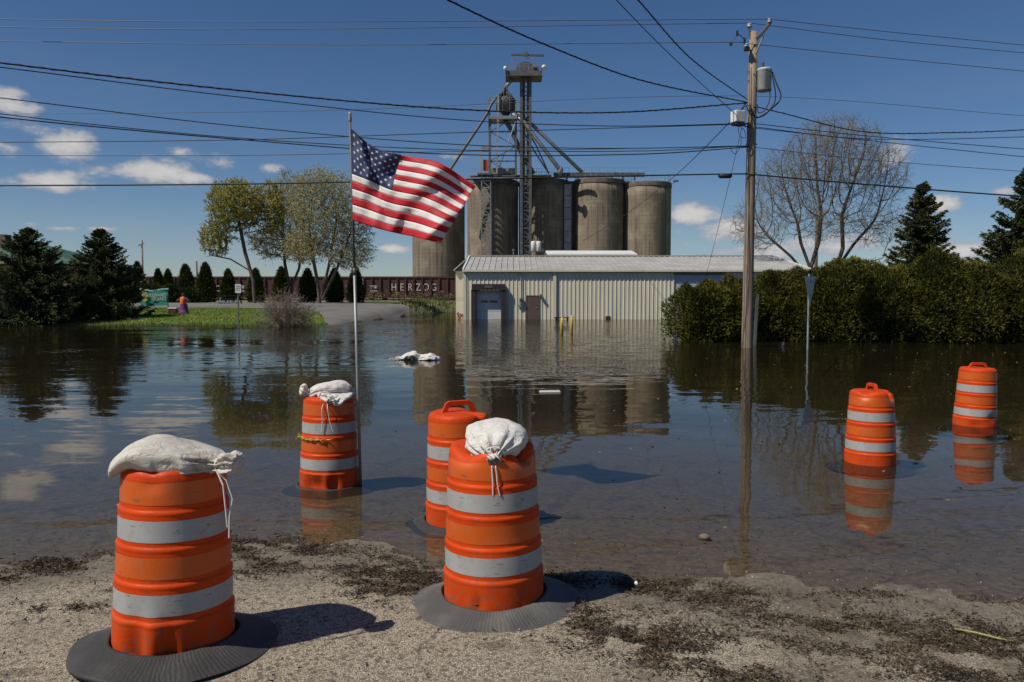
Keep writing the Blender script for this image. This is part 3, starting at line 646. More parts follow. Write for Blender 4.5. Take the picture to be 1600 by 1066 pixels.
for row in range(9):
    for col_ in range(6 if row % 2 == 0 else 5):
        u = .4*((col_*2+1+(row % 2))/12); v = 7/13*(row+1)/10
        c0 = flag_pt(u, v); mb = MB(); pts = []
        for side_ in (1, -1):
            for k in range(11):
                rr = 0 if k == 10 else (.0175 if k % 2 == 0 else .0070); q = math.pi/2+k*math.pi/5
                du, dv = rr*math.cos(q)/1.22, -rr*math.sin(q)/.77
                uu, vv2 = min(.4, max(0, u+du)), min(1, max(0, v+dv)); pts.append(flag_pt(uu, vv2)+flag_n(uu, vv2)*.0026*side_-forg)
        mb.add(pts, [(10, k, (k+1) % 10) for k in range(10)]+[(21, 11+(k+1) % 10, 11+k) for k in range(10)]); mb.build('star', 'white_f', canton)

# ------------------------------------------------------------------ utility pole
UPY = G(1167, 543).y
ub = G(1167, 543); UB = Vector((ub.x, ub.y, -.6)); ut = P(1177.5, 50, UPY)
up = thing('utility_pole', 'weathered wooden utility pole standing in the flood beside the hedge', 'utility pole', (UB.x, UB.y, 0))
L = lambda px, py, dy=0: P(px, py, UPY+dy)-Vector((UB.x, UB.y, 0))
ax = lambda py: P(1167+(1177.5-1167)*(543-py)/493, py, UPY)-Vector((UB.x, UB.y, 0))
pp = [Vector((0, 0, -.6))]+[ax(y) for y in (543, 420, 300, 180, 50)]
MB().tube(pp, [.175, .172, .160, .148, .138, .125], 18).build('shaft', 'wood_pole', up, True)
o = MB(); o.tube([ax(62)+Vector((.05, -.10, 0)), L(1190, 52, -.12), L(1203, 36, -.12)], .055, 6); o.tube([L(1181, 84, -.12), L(1193, 56, -.12)], .028, 5); o.build('bracket_arm', 'steel_dark', up)
def insul(px, py, dy=0, s=1.):
    c = L(px, py, dy); k = MB(); k.lathe([(.03*s, -.10*s), (.05*s, -.07*s), (.085*s, -.05*s), (.085*s, -.02*s), (.05*s, 0), (.07*s, .02*s), (.06*s, .06*s), (.02*s, .08*s)], 12, c); return k.build('insulator', 'ceramic', up, True)
insul(1202.5, 33, -.12); insul(1171, 40, -.06); insul(1166.5, 71, -.22, .8)
MB().tube([ax(62)+Vector((-.11, -.04, 0)), L(1170.5, 46, -.06)], .025, 6).build('ridge_pin', 'steel_dark', up)
MB().box(L(1167, 77, -.2), (.16, .12, .10)).build('fuse_bracket', 'black', up); MB().box(L(1163.5, 64, -.2), (.06, .06, .16)).build('fuse_holder', 'black', up)
k = MB(); k.tube([L(1163, 62, -.2), L(1157, 56, -.25), L(1152, 52, -.28)], .012, 5); k.tube([L(1152, 56, -.28), L(1146, 62, -.3), L(1142, 69, -.3)], .012, 5); k.box(L(1152, 52, -.28), (.06, .06, .14)); k.box(L(1142, 69, -.3), (.08, .06, .09)); k.build('cutout_fuse', 'black', up)
# transformer can
tc_ = L(1194, 143, -.12); k = MB(); k.lathe([(.18, 0), (.212, .03), (.212, .62), (.222, .63), (.222, .66), (.205, .69), (.10, .715), (.01, .72)], 28, tc_); tr_o = k.build('transformer', 'trafo', up, True)
k = MB(); k.lathe([(.05, 0), (.05, .03), (.032, .06), (.05, .09), (.032, .12), (.05, .15), (.03, .18), (.012, .24)], 12, tc_+Vector((-.06, 0, .70))); k.build('bushing', 'bark', tr_o, True)
for z in (.15, .5):
    MB().box(tc_+Vector((-.27, .05, z)), (.16, .12, .07)).build('mounting_lug', 'steel_dark', tr_o)
for i, (dx, z) in enumerate(((.15, .55), (.03, .56), (-.05, .54))):
    a_ = -1.2+.5*i; MB().lathe([(.02, 0), (.03, .03), (.012, .06)], 8, tc_+Vector((.215*math.cos(a_), .215*math.sin(a_), z))).build('terminal', 'steel_dark', tr_o)
MB().lathe([(.213, .0), (.2145, .005), (.2145, .03), (.213, .035)], 28, tc_+Vector((0, 0, .015)), False, False).build('base_band', 'steel_dark', tr_o, True)
# white equipment box
bc = L(1153, 185, -.25); k = MB(); k.box(bc+Vector((0, 0, .04)), (.36, .30, .36), Matrix.Rotation(.35, 3, 'Z')); bo = k.build('equipment_box', 'white', up)
md = bo.modifiers.new('bevel', 'BEVEL'); md.width = .03; md.segments = 3
MB().box(bc+Vector((.02, -.01, -.19)), (.33, .27, .07), Matrix.Rotation(.35, 3, 'Z')).build('box_vent', 'black', bo)
MB().tube([bc+Vector((.05, .1, -.16)), ax(200)], .022, 5).build('box_bracket', 'steel_dark', up)
def loop(name, pts, r, m='wire'):
    q = [L(*p) for p in pts]; out = []
    for i in range(len(q)-1):
        p0, p1, p2, p3 = q[max(i-1, 0)], q[i], q[i+1], q[min(i+2, len(q)-1)]
        for j in range(6):
            u = j/6; out.append(.5*((2*p1)+(p2-p0)*u+(2*p0-5*p1+4*p2-p3)*u*u+(3*p1-p0-3*p2+p3)*u**3))
    out.append(q[-1]); return MB().tube(out, r, 6).build(name, m, up, True)
loop('secondary_cable', [(1207, 113, -.2), (1213, 130, -.3), (1220, 148, -.3), (1217, 159, -.3), (1210, 166, -.3), (1203, 172, -.3), (1192, 181, -.3), (1180, 183, -.25), (1173, 170, -.2)], .022)
loop('secondary_cable', [(1206, 116, -.3), (1211, 140, -.35), (1211, 158, -.35), (1204, 170, -.35), (1195, 178, -.35), (1183, 183, -.3), (1176, 172, -.2)], .020)
loop('secondary_cable', [(1203, 140, -.2), (1202, 158, -.3), (1194, 173, -.3), (1185, 176, -.25), (1182, 165, -.2)], .016)
loop('drip_loop', [(1163, 160, -.3), (1168, 170, -.35), (1172, 178, -.32), (1176, 181, -.28)], .016)
loop('drip_loop', [(1163, 163, -.3), (1160, 168, -.35), (1156, 174, -.33), (1154, 180, -.3)], .014)
loop('data_cable', [(1155, 196, -.25), (1154, 206, -.3), (1158, 214, -.35), (1165, 215, -.3), (1163, 204, -.28), (1158, 200, -.28)], .010)
loop('data_cable', [(1158, 215, -.3), (1157, 228, -.3), (1150, 240, -.32), (1143, 236, -.35), (1142, 228, -.35)], .009)
loop('ground_wire', [(1171, 100, -.14), (1171, 170, -.16), (1168, 280, -.18), (1164, 420, -.19), (1161, 543, -.19)], .010, 'wire_grey')
for y in (113, 127, 165, 226, 271): MB().tube([ax(y)+Vector((-.18, -.05, 0)), ax(y)+Vector((.18, -.05, 0))], .018, 6).build('through_bolt', 'steel_dark', up)

# wires --------------------------------------------------------------
def wire(label, pts, r=.011, m='wire_grey', twist=False, n=60, name='power_line'):
    """pts: (px,py,Y) three or more points the line passes"""
    q = [P(*p) for p in pts]; ts = [0]
    for a_, b2 in zip(q, q[1:]): ts.append(ts[-1]+(b2-a_).length)
    path = [Vector([cubic(ts, [v[k] for v in q], ts[-1]*i/n) for k in range(3)]) for i in range(n+1)]
    mb = MB()
    if twist:
        d = [p+Vector((0, .7, .7))*r*.9*math.sin(i*1.25) for i, p in enumerate(path)]
        mb.tube(path, r, 5); fine = []
        for i in range(len(path)-1):
            for j in range(4): fine.append(path[i].lerp(path[i+1], j/4))
        k_ = [p+Vector((0, math.cos(i*.9), math.sin(i*.9)))*r*.75 for i, p in enumerate(fine)]; mb.tube(k_, r*.7, 4)
    else: mb.tube(path, r, 5)
    return tag(mb.build(name, m, None, True), label, 'power line', 'overhead lines')
U = UPY
wire('topmost thin power line running left from the tall insulator', [(-250, 26, U+3), (350, 34, U+1), (1202, 30, U-.12)])
wire('second highest thin power line running left from the pole tip', [(-250, 38, U+3), (350, 46, U+1.5), (1171, 36, U-.06)])
wire('third highest thin power line running left to the cutout fuse', [(-250, 61, U+3), (500, 70, U+1.5), (1166, 66, U-.2)])
wire('topmost power line running right from the tall insulator', [(1202, 30, U-.12), (1400, 51, U+1), (1800, 90, U+4)])
wire('second power line running right from the pole tip', [(1171, 36, U-.06), (1400, 64, U+1), (1800, 100, U+4)])
wire('third power line running right below the bracket arm', [(1166, 68, U-.2), (1400, 92, U+1), (1800, 130, U+4)])
wire('thick twisted cable sagging from upper left to the pole', [(-250, 62, 17), (0, 98, 18), (350, 139, 20), (700, 170, 22), (950, 176, 23), (1168, 161, U-.15)], .020, 'wire', True, 90)
wire('plain black line just under the thick twisted cable', [(-250, 75, 17), (0, 105, 18), (350, 149, 20), (700, 186, 22), (950, 197, 23), (1168, 193, U-.15)], .013, 'wire')
wire('black line crossing the sky and passing just above the flag', [(-250, 125, 18), (0, 153, 19), (350, 195, 21), (700, 225, 22), (950, 232, 23), (1168, 228, U-.15)], .013, 'wire')
wire('upper of the paired lines that slope down towards the flag', [(-250, 142, 18), (0, 178, 19), (350, 214, 21), (700, 234, 22), (1000, 236, 23), (1168, 228, U-.15)], .012, 'wire')
wire('lower of the paired lines that slope down towards the flag', [(-250, 150, 18), (0, 183, 19), (350, 216, 21), (700, 241, 22), (1000, 241, 23), (1168, 230, U-.15)], .016, 'wire')
wire('faint far line crossing high behind the silo tower', [(-250, 180, 60), (500, 173, 60), (1150, 150, 60), (1600, 181, 60), (1900, 205, 60)], .018)
wire('line rising from lower left to the white box on the pole', [(-250, 224, 23), (350, 219, 23), (700, 208, 23), (1168, 194, U-.15)], .012, 'wire')
wire('level grey line above the low clouds at left', [(-250, 242, 24), (350, 243, 24), (700, 237, 24), (1168, 229, U-.15)], .011)
wire('thick black telephone cable across the trees to the splice case', [(-250, 291, 22), (350, 288, 22.5), (700, 281, 23), (1132, 272, U-.2), (1168, 272, U-.15)], .022, 'wire')
wire('heavy telephone cable dropping right from the pole past the bare tree', [(1168, 272, U-.15), (1350, 288, U), (1570, 305, U+1), (1800, 318, U+2)], .024, 'wire')
wire('twisted service cable curving down from the top edge to the pole', [(560, -75, 12), (700, 0, 14), (850, 69, 17), (1000, 125, 20), (1168, 160, U-.15)], .017, 'wire', True, 70)
wire('straight thin line dropping steeply from the top edge to the white box', [(900, -75, 14), (963, 0, 16), (1060, 98, 20), (1153, 182, U-.2)], .010, 'wire')
wire('steep twisted service cable nearest the pole', [(930, -80, 13), (997, 0, 15), (1080, 92, 19), (1168, 156, U-.15)], .015, 'wire', True, 50)
wire('service drop slanting down across the right silo to the shed roof', [(1165, 165, U-.1), (1100, 232, 31), (1052, 277, 40), (985, 330, 52), (909, 378, 60)], .016, 'wire')
wire('twisted cable sagging right from the pole above the bare tree', [(1178, 166, U-.15), (1215, 175, U), (1350, 206, U+1), (1500, 207, U+2), (1600, 203, U+2.5), (1800, 190, U+3)], .017, 'wire', True, 60)
wire('uppermost of three lines fanning right over the bare tree', [(1168, 192, U-.15), (1350, 212, U+1), (1600, 233, U+2), (1800, 248, U+3)], .013, 'wire')
wire('middle of three lines fanning right over the bare tree', [(1168, 197, U-.15), (1350, 217, U+1), (1600, 214, U+2), (1800, 206, U+3)], .012, 'wire')
wire('lowest of three lines fanning right over the bare tree', [(1168, 199, U-.15), (1350, 219, U+1), (1600, 245, U+2), (1800, 262, U+3)], .012, 'wire')
wire('thin line running right through the crown of the bare tree', [(1168, 229, U-.15), (1350, 249, U+1), (1600, 268, U+2), (1800, 280, U+3)], .010)
gA = G(1080, 522)
wire('thin guy wire slanting from the pole to the orange guard', [(1166, 170, U-.1), (1125, 345, (U+gA.y)/2), (1080, 522, gA.y)], .008, 'wire', name='guy_wire')
gt = MB(); a_, b2 = P(1096, 458, gA.y-.4), G(1079, 523); gt.tube([b2-Vector((0, 0, .3)), b2.lerp(a_, .5), a_], .035, 8, flat=.6)
tag(gt.build('guy_wire_guard', 'orange_guard', None, True), 'slanting orange plastic guy wire guard at the hedge end', 'guy guard')
sc_ = P(1133, 275, U-.2); k = MB(); k.tube([sc_-Vector((.22, 0, 0)), sc_-Vector((.17, 0, 0)), sc_+Vector((.17, 0, 0)), sc_+Vector((.22, 0, 0))], [.02, .075, .075, .02], 10)
tag(k.build('splice_case', 'black', None, True), 'black splice case hanging on the telephone cable by the pole', 'splice case')

# ------------------------------------------------------------------ right side signs and stubs
ys = G(1262, 545); yt = thing('yield_sign', 'back of a triangular road sign on a steel post before the hedge', 'road sign', (ys.x, ys.y, 0), R(43))
MB().box((0, 0, .85), (.05, .05, 2.9)).build('post', 'steel', yt)
zt = P(1262, 432, ys.y).z; hw = .36; k = MB(); dz = .86
tri = [(-hw, zt), (hw, zt), (0.03, zt-dz), (-.03, zt-dz)]
k.add([(x, -.045, z) for x, z in tri]+[(x, -.038, z) for x, z in tri], [(0, 1, 2, 3), (7, 6, 5, 4), (0, 4, 5, 1), (1, 5, 6, 2), (2, 6, 7, 3), (3, 7, 4, 0)]); k.build('sign_plate', 'sign_back', yt)
for z in (zt-.15, zt-.6): MB().box((0, -.05, z), (.03, .02, .03)).build('bolt', 'steel_dark', yt)
sp_ = G(1180, 540); tag(MB().box((0, 0, .55), (.09, .06, 2.3), Matrix.Rotation(.04, 3, 'Y')).build('marker_post', 'steel_dark', None, False, (sp_.x, sp_.y, .0)), 'short grey steel post in the water just right of the utility pole', 'post')
st = G(1221, 541); k = MB(); k.lathe([(.10, -.5), (.11, .02), (.10, .11), (.07, .13), (.01, .12)], 9); tag(k.build('stump', 'bark', None, True, (st.x, st.y, 0)), 'small dark wooden stub poking from the water before the hedge', 'stump')
sg = G(373, 512); s_t = thing('sign_post', 'small white notice on a dark post at the edge of the lawn', 'sign', (sg.x, sg.y, 0))
MB().box((0, 0, .75), (.06, .06, 2.6)).build('post', 'steel_dark', s_t)
zz = P(373, 451, sg.y).z; MB().box((.02, -.05, zz), (.30, .012, .46)).build('notice', 'white', s_t)
for i in range(3): MB().box((.02, -.059, zz+.12-.1*i), (.2, .006, .03)).build('print_line', 'steel_dark', s_t)
for (px, py0, py1, lab) in ((877, 496, 522, 'left of two yellow posts standing in the water before the shed'), (892.5, 493, 521, 'right and slightly leaning yellow post standing in the water before the shed')):
    g = G(px, py1); h = P(px, py0, g.y).z; k = MB(); k.tube([(0, 0, -.5), (.02, 0, h*.5), (.045, 0, h)], .065, 10); tag(k.build('bollard', 'yellow', None, True, (g.x, g.y, 0)), lab, 'bollard', 'yellow posts')
g = G(877, 499.5); k = MB(); k.box((0, 0, .10), (1.05, .5, .07)); [k.box((x, 0, -.2), (.08, .4, .6)) for x in (-.4, .4)]; tag(k.build('low_bench', 'black', None, False, (g.x, g.y-.5, .05)), 'dark low bench slab at the foot of the shed wall', 'bench')

# ------------------------------------------------------------------ metal shed
BY = G(900, 499.3).y
bx0 = P(725, 470, BY).x; bx1 = P(1266, 470, BY).x; EZ = P(900, 421.5, BY).z; RY = BY*1.15; RZ = P(900, 401, RY).z
shed = thing('metal_shed', 'long cream ribbed metal shed with grey roof, standing in floodwater', 'shed', (bx0, BY, 0)); BW = bx1-bx0; NP = 28; pw = BW/NP; dep_ = (RY-BY)*2
Xp = lambda px: P(px, 470, BY).x-bx0
Zp = lambda py: P(900, py, BY).z
dk0, dk1 = 1, 3     # panel columns of the dock opening
def wall_panel_mesh(z0, z1):
    n = 3; prof = []
    for k_ in range(n):
        x = pw*k_/n; ww = pw/n; prof += [(x, 0), (x+ww*.30, 0), (x+ww*.36, -.0), (x+ww*.62, 0), (x+ww*.70, -.035), (x+ww*.90, -.035), (x+ww*.985, 0)]
    prof.append((pw-.003, 0)); mb = MB(); k2 = len(prof)
    mb.add([(x, y, z0) for x, y in prof]+[(x, y, z1) for x, y in prof]+[(prof[0][0], .03, z0), (prof[-1][0], .03, z0), (prof[0][0], .03, z1), (prof[-1][0], .03, z1)],
           [(i, i+1, k2+i+1, k2+i) for i in range(k2-1)]+[(2*k2+1, 2*k2, 2*k2+2, 2*k2+3)])
    me = bpy.data.meshes.new('wall_panel'); me.from_pydata(mb.v, [], mb.f); me.update(); me.materials.append(M['siding']); return me
zd0, zd1 = -.6, Zp(446)
full = wall_panel_mesh(-.7, EZ-.02); short = wall_panel_mesh(zd1+.02, EZ-.02)
ob0, ob1 = int(round(Xp(1062)/pw)), int(round(Xp(1128)/pw)); zb = Zp(428.5); shortb = wall_panel_mesh(zb, EZ-.02)
for i in range(NP):
    me = short if dk0 <= i < dk1 else (shortb if ob0 <= i < ob1 else full)
    link('wall_panel', me, None, shed, (pw*i, 0, 0))
# sides, back, roof
k = MB(); zr = lambda y: EZ+(RZ-EZ)*(1-abs(y-dep_/2)/(dep_/2))
for x in (0, BW): k.add([(x, .03, -.7), (x, dep_, -.7), (x, dep_, EZ-.05), (x, dep_/2, RZ-.05), (x, .03, EZ-.05)], [(0, 1, 2, 3, 4)])
k.add([(0, dep_, -.7), (BW, dep_, -.7), (BW, dep_, EZ-.05), (0, dep_, EZ-.05)], [(0, 1, 2, 3)]); k.build('rear_walls', 'siding', shed)
OH = .16; sl = (RZ-EZ)/(dep_/2); Lr = dep_/2+OH
def roof_panel_mesh(back):
    prof = []; n = 2
    for q in range(n):
        x = pw*q/n; ww = pw/n; prof += [(x, .0), (x+ww*.86, .0), (x+ww*.90, .05), (x+ww*.97, .05), (x+ww*.995, 0)]
    k2 = len(prof); ya, yb = -OH, dep_/2+.02
    f = (lambda y: (y, EZ+sl*y)) if not back else (lambda y: (dep_-y, EZ+sl*y)); a_, b2 = f(ya), f(yb)
    vs = [(x, a_[0], a_[1]+z) for x, z in prof]+[(x, b2[0], b2[1]+z) for x, z in prof]+[(0, a_[0], a_[1]-.03), (pw, a_[0], a_[1]-.03), (0, b2[0], b2[1]-.03), (pw, b2[0], b2[1]-.03)]
    me = bpy.data.meshes.new('roof_panel'); fs = [(i, i+1, k2+i+1, k2+i) for i in range(k2-1)]+[(2*k2, 2*k2+2, 2*k2+3, 2*k2+1)]
    fs.append(tuple([2*k2, 2*k2+1]+list(range(k2-1, -1, -1))))
    me.from_pydata(vs, [], fs); me.update(); me.materials.append(M['roofing']); return me
rf, rb = roof_panel_mesh(False), roof_panel_mesh(True)
for i in range(NP):
    link('roof_panel', rf, None, shed, (pw*i, 0, 0)); link('roof_panel', rb, None, shed, (pw*i, 0, 0))
k = MB(); k.box((BW/2, dep_/2, RZ+.07), (BW, .36, .05)); k.build('ridge_cap', 'roofing', shed)
k = MB(); k.box((BW/2, -OH-.05, EZ-sl*OH-.06), (BW+.1, .09, .13)); k.build('gutter', 'siding', shed)
for x in (-.05, BW+.05):
    for s_ in (0, 1):
        ya, yb = (-OH, dep_/2) if s_ == 0 else (dep_+OH, dep_/2); za = EZ-sl*OH
        k = MB(); k.add([(x-.05, ya, za-.12), (x+.05, ya, za-.12), (x+.05, ya, za+.09), (x-.05, ya, za+.09), (x-.05, yb, RZ-.1), (x+.05, yb, RZ-.1), (x+.05, yb, RZ+.11), (x-.05, yb, RZ+.11)],
                        [(0, 1, 2, 3), (7, 6, 5, 4), (0, 4, 5, 1), (1, 5, 6, 2), (2, 6, 7, 3), (3, 7, 4, 0)]); k.build('rake_trim', 'white', shed)
xd = Xp(866.5); k = MB(); k.box((xd, -.09, EZ/2-.35), (.22, .10, EZ+.5)); k.build('downspout', 'siding', shed)
for x in (.06, BW-.06): MB().box((x, -.045, EZ/2-.36), (.2, .05, EZ+.6)).build('corner_trim', 'siding', shed)
# loading dock
xa, xb = pw*dk0, pw*dk1
k = MB(); k.box(((xa+xb)/2, .16, (zd0+zd1)/2), (xb-xa+.1, .06, zd1-zd0+.1)); dd = k.build('dock_door', 'dock_door', shed)
for fx in (.32, .70): MB().box((xa+(xb-xa)*fx, .12, zd0+(zd1-zd0)*.62), (.50, .03, .16)).build('door_window', 'glass', dd)
for q in range(1, 5): MB().box(((xa+xb)/2, .127, zd0+(zd1-zd0)*q/5), (xb-xa, .012, .02)).build('door_joint', 'steel_pale', dd)
for x in (xa-.02, xb+.02): MB().box((x, .06, (zd0+zd1)/2), (.05, .18, zd1-zd0)).build('door_jamb', 'black', shed)
ztop = Zp(444); MB().bx(xa-.30, xb+.28, -.42, .0-.04, ztop-.42, ztop).build('dock_header_pad', 'black', shed)
for x in (xa-.20, xb+.16): MB().bx(x-.16, x+.16, -.36, -.04, -.6, ztop-.40).build('dock_side_pad', 'black', shed)
MB().box(((xa+xb)/2, -.43, ztop-.18), (.55, .02, .16)).build('header_plate', 'steel_dark', shed)
# brown walk door and meter
x0, x1 = Xp(823.5), Xp(841); k = MB(); k.bx(x0, x1, -.075, -.04, -.6, Zp(463)); bd = k.build('walk_door', 'brown_door', shed)
k = MB(); k.bx(x0-.06, x0, -.09, -.036, -.6, Zp(463)+.06); k.bx(x1, x1+.06, -.09, -.036, -.6, Zp(463)+.06); k.bx(x0, x1, -.09, -.036, Zp(463), Zp(463)+.06); k.build('door_frame', 'brown_door', bd)
MB().lathe([(.03, 0), (.04, .03), (.035, .06), (.01, .07)], 8, (x1-.10, -.10, Zp(482))).build('door_knob', 'steel', bd)
xm = Xp(814); k = MB(); k.box((xm, -.14, Zp(470)), (.22, .18, .42)); k.box((xm-.05, -.10, Zp(478)), (.28, .12, .16)); mo = k.build('electric_meter', 'steel', shed)
MB().tube([(xm, -.1, Zp(474)), (xm, -.1, Zp(440)), (xm, -.1, EZ-.2)], .03, 6).build('conduit', 'steel_pale', mo)
MB().lathe([(.09, 0), (.10, .05), (.07, .10), (.01, .12)], 12, (xm, -.25, Zp(470))).build('meter_glass', 'glass', mo, True)
MB().box((Xp(844.5), -.17, Zp(462)), (.16, .26, .16)).build('wall_lamp', 'steel_dark', shed)
k = MB(); k.bx(pw*ob0+.02, pw*ob1-.02, .06, .12, -.6, zb); od = k.build('overhead_door', 'blue_door', shed)
for q in range(1, 6): MB().bx(pw*ob0+.02, pw*ob1-.02, .045, .058, -.6+(zb+.6)*q/6-.01, -.6+(zb+.6)*q/6+.01).build('door_joint', 'steel_pale', od)
k = MB(); k.bx(pw*ob0-.1, pw*ob1+.1, -.08, -.038, zb-.02, zb+.10); k.build('door_head', 'steel_dark', shed)
xv = Xp(802); k = MB(); k.tube([(xv, 1.0, EZ), (xv, 1.0, P(802, 392, BY+1).z)], .03, 6); k.lathe([(.06, 0), (.07, .08), (.01, .12)], 8, (xv, 1.0, P(802, 392, BY+1).z)); k.build('roof_vent', 'steel', shed)
xs_ = Xp(1167-15); k = MB(); k.box((xs_+5, .6, EZ+.1), (.02, .02, .02)); 
# rust stain plate at the wall foot
MB().box((Xp(950), -.045, .10), (.35, .012, .28)).build('rust_patch', 'rust', shed)
# annex behind the left end and a second roof beyond the ridge
ay = BY+9; an = thing('lean_to', 'low lean-to with a bent roof edge behind the left end of the shed', 'shed', (P(712, 440, ay).x, ay, 0))
k = MB(); aw = P(735, 440, ay).x-P(713, 440, ay).x
k.bx(0, aw, 0, 6, -.5, P(720, 424, ay).z); k.build('wall', 'siding', an)
k = MB(); za, zb2 = P(710, 424, ay).z, P(729, 402, ay).z; k.add([(-.15, -.3, za), (aw, -.3, zb2), (aw, 6, zb2), (-.15, 6, za), (-.15, -.3, za+.12), (aw, -.3, zb2+.12), (aw, 6, zb2+.12), (-.15, 6, za+.12)], [(3, 2, 1, 0), (4, 5, 6, 7), (0, 1, 5, 4), (1, 2, 6, 5), (2, 3, 7, 6), (3, 0, 4, 7)]); k.build('roof', 'roofing', an)
k = MB(); k.add([(0, 0, za), (aw, 0, za), (aw, 0, zb2)], [(0, 1, 2)]); k.build('gable_panel', 'steel_dark', an)
s2y = BY+24; s2 = thing('rear_shed', 'second low shed whose pale roof shows above the long shed', 'shed', (P(855, 440, s2y).x, s2y, 0)); w2 = P(996, 440, s2y).x-P(855, 440, s2y).x
zt2 = P(900, 399, s2y).z; MB().bx(.2, w2-.2, .3, 8, -.5, zt2).build('wall', 'siding', s2)
k = MB(); zc = P(900, 393.5, s2y+4).z; k.add([(0, 0, zt2), (w2, 0, zt2), (w2, 4, zc), (0, 4, zc), (w2, 8, zt2), (0, 8, zt2), (0, 0, zt2+.12), (w2, 0, zt2+.12), (w2, 4, zc+.12), (0, 4, zc+.12), (w2, 8, zt2+.12), (0, 8, zt2+.12)],
        [(6, 7, 8, 9), (9, 8, 10, 11), (0, 1, 7, 6), (5, 11, 10, 4), (0, 6, 9, 3), (3, 9, 11, 5), (1, 2, 8, 7), (2, 4, 10, 8)]); k.build('roof', 'white', s2)
# flowers / trash at shed corner
g = G(719, 498); k = MB()
for i in range(12): k.box((random.uniform(-.25, .25), random.uniform(-.2, .2), random.uniform(.05, .45)), (.12, .1, .12), Matrix.Rotation(random.random()*3, 3, 'Z'))
tag(k.build('flower_tub', 'pink', None, False, (g.x, g.y, 0)), 'small clump of pink and white flowers at the shed corner', 'flowers')

# ------------------------------------------------------------------ silos and elevator
SY = 150.; gs = 1.1
m_px = SY/FPX
def silo(label, cx_px, rpx, top_py, dy=0, joints=True):
    Y = SY+dy; c = P(cx_px, 464, Y); r = rpx*Y/FPX; zt_ = P(cx_px, top_py, Y).z
    t = thing('silo', label, 'silo', (c.x, Y+r, 0), 0, 'concrete grain silos')
    prof = [(r, .5)]+[(r*(1+.0015*math.sin(i*2.1)), .5+(zt_-.9-.5)*i/14) for i in range(1, 15)]
    MB().lathe(prof, 56).build('shell', 'silo', t, True)
    MB().lathe([(r*1.012, zt_-.9), (r*1.02, zt_-.85), (r*1.02, zt_-.15), (r*.995, zt_), (.1, zt_+.05)], 56).build('roof_slab', 'slab', t)
    k = MB()
    for i in range(28):
        a_ = 2*math.pi*i/28; k.bar((r*.96*math.cos(a_), r*.96*math.sin(a_), zt_), (r*.96*math.cos(a_), r*.96*math.sin(a_), zt_+1.1), .05)
    for z in (.6, 1.1): k.tube([(r*.96*math.cos(2*math.pi*i/28), r*.96*math.sin(2*math.pi*i/28), zt_+z) for i in range(29)], .025, 4)
    k.build('railing', 'steel_pale', t); return t
silo('leftmost concrete silo, partly hidden behind the flag', 682, 42, 292, 6)
silo('second concrete silo from the left, behind the manlift ladder', 769, 41, 278, 0)
silo('middle concrete silo behind the elevator tower', 851, 40, 278, 1)
silo('concrete silo second from the right with pale broken front', 939, 40, 277, 0)
silo('rightmost concrete silo with a mottled patch on its front', 1016, 38, 282, 0)
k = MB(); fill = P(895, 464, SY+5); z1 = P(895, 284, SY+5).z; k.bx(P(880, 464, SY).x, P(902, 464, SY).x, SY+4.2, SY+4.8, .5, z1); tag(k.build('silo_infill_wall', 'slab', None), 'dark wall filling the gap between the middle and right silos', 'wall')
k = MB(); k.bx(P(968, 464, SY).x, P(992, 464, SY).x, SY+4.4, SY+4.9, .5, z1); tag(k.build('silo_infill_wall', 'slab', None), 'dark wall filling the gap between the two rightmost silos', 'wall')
sl_t = thing('ladder_chute', 'pale ribbed panel strip climbing the gap beside the middle silo', 'ladder', (P(888, 464, SY).x, SY+2.2, 0)); w_ = 9*m_px
z0_, z1_ = 3., P(888, 285, SY).z
for i in range(9): MB().bx(-w_/2, w_/2, 0, .2, z0_+(z1_-z0_)*i/9+.06, z0_+(z1_-z0_)*(i+1)/9-.06).build('panel', 'steel_pale', sl_t)
for x in (-w_/2-.06, w_/2+.06): MB().bx(x-.06, x+.06, -.05, .25, z0_, z1_).build('rail', 'steel', sl_t)
TF = SY-2.5       # elevator tower stands just in front of the silos
Q = lambda px, py, dy=0: P(px, py, TF+dy)
def framed(name, label, cat, x0, x1, y0, y1, m='steel', wd=.28, depth=1.8, rungs=12, brace=True):
    t = thing(name, label, cat, (0, TF, 0)); o = Vector((0, TF, 0))
    for px in (x0, x1):
        for d in (0, depth): MB().bar(Q(px, y1, d)-o, Q(px, y0, d)-o, wd).build('leg', m, t)
    for i in range(rungs+1):
        py = y1+(y0-y1)*i/rungs; k = MB()
        for d in (0, depth): k.bar(Q(x0, py, d)-o, Q(x1, py, d)-o, .2)
        for px in (x0, x1): k.bar(Q(px, py, 0)-o, Q(px, py, depth)-o, .12)
        if brace and i < rungs:
            pn = y1+(y0-y1)*(i+1)/rungs; a_, b2 = (x0, x1) if i % 2 else (x1, x0); k.bar(Q(a_, py, 0)-o, Q(b2, pn, 0)-o, .12)
        k.build('brace', m, t)
    return t
o0 = Vector((0, TF, 0))
el_t = framed('elevator_leg', 'tall steel grain elevator leg with a railed head platform on top', 'grain elevator', 814.5, 828.5, 122, 398, 'steel_dark', .50, 1.6, 20, True)
for px in (817.5, 826): MB().bx(Q(px, 300).x-.36, Q(px, 300).x+.36, .25, 1.1, 1., Q(px, 124).z).build('leg_trunk', 'steel_dark', el_t)
k = MB(); a_, b2 = Q(790, 118), Q(847, 118); k.bx(a_.x, b2.x, -1.6, 3., Q(800, 122).z, Q(800, 114).z); k.build('head_platform', 'steel_dark', el_t)
k = MB()
for i in range(9):
    x = a_.x+(b2.x-a_.x)*i/8
    for d in (-1.6, 3.): k.bar((x, d, Q(800, 114).z), (x, d, Q(800, 103).z), .07)
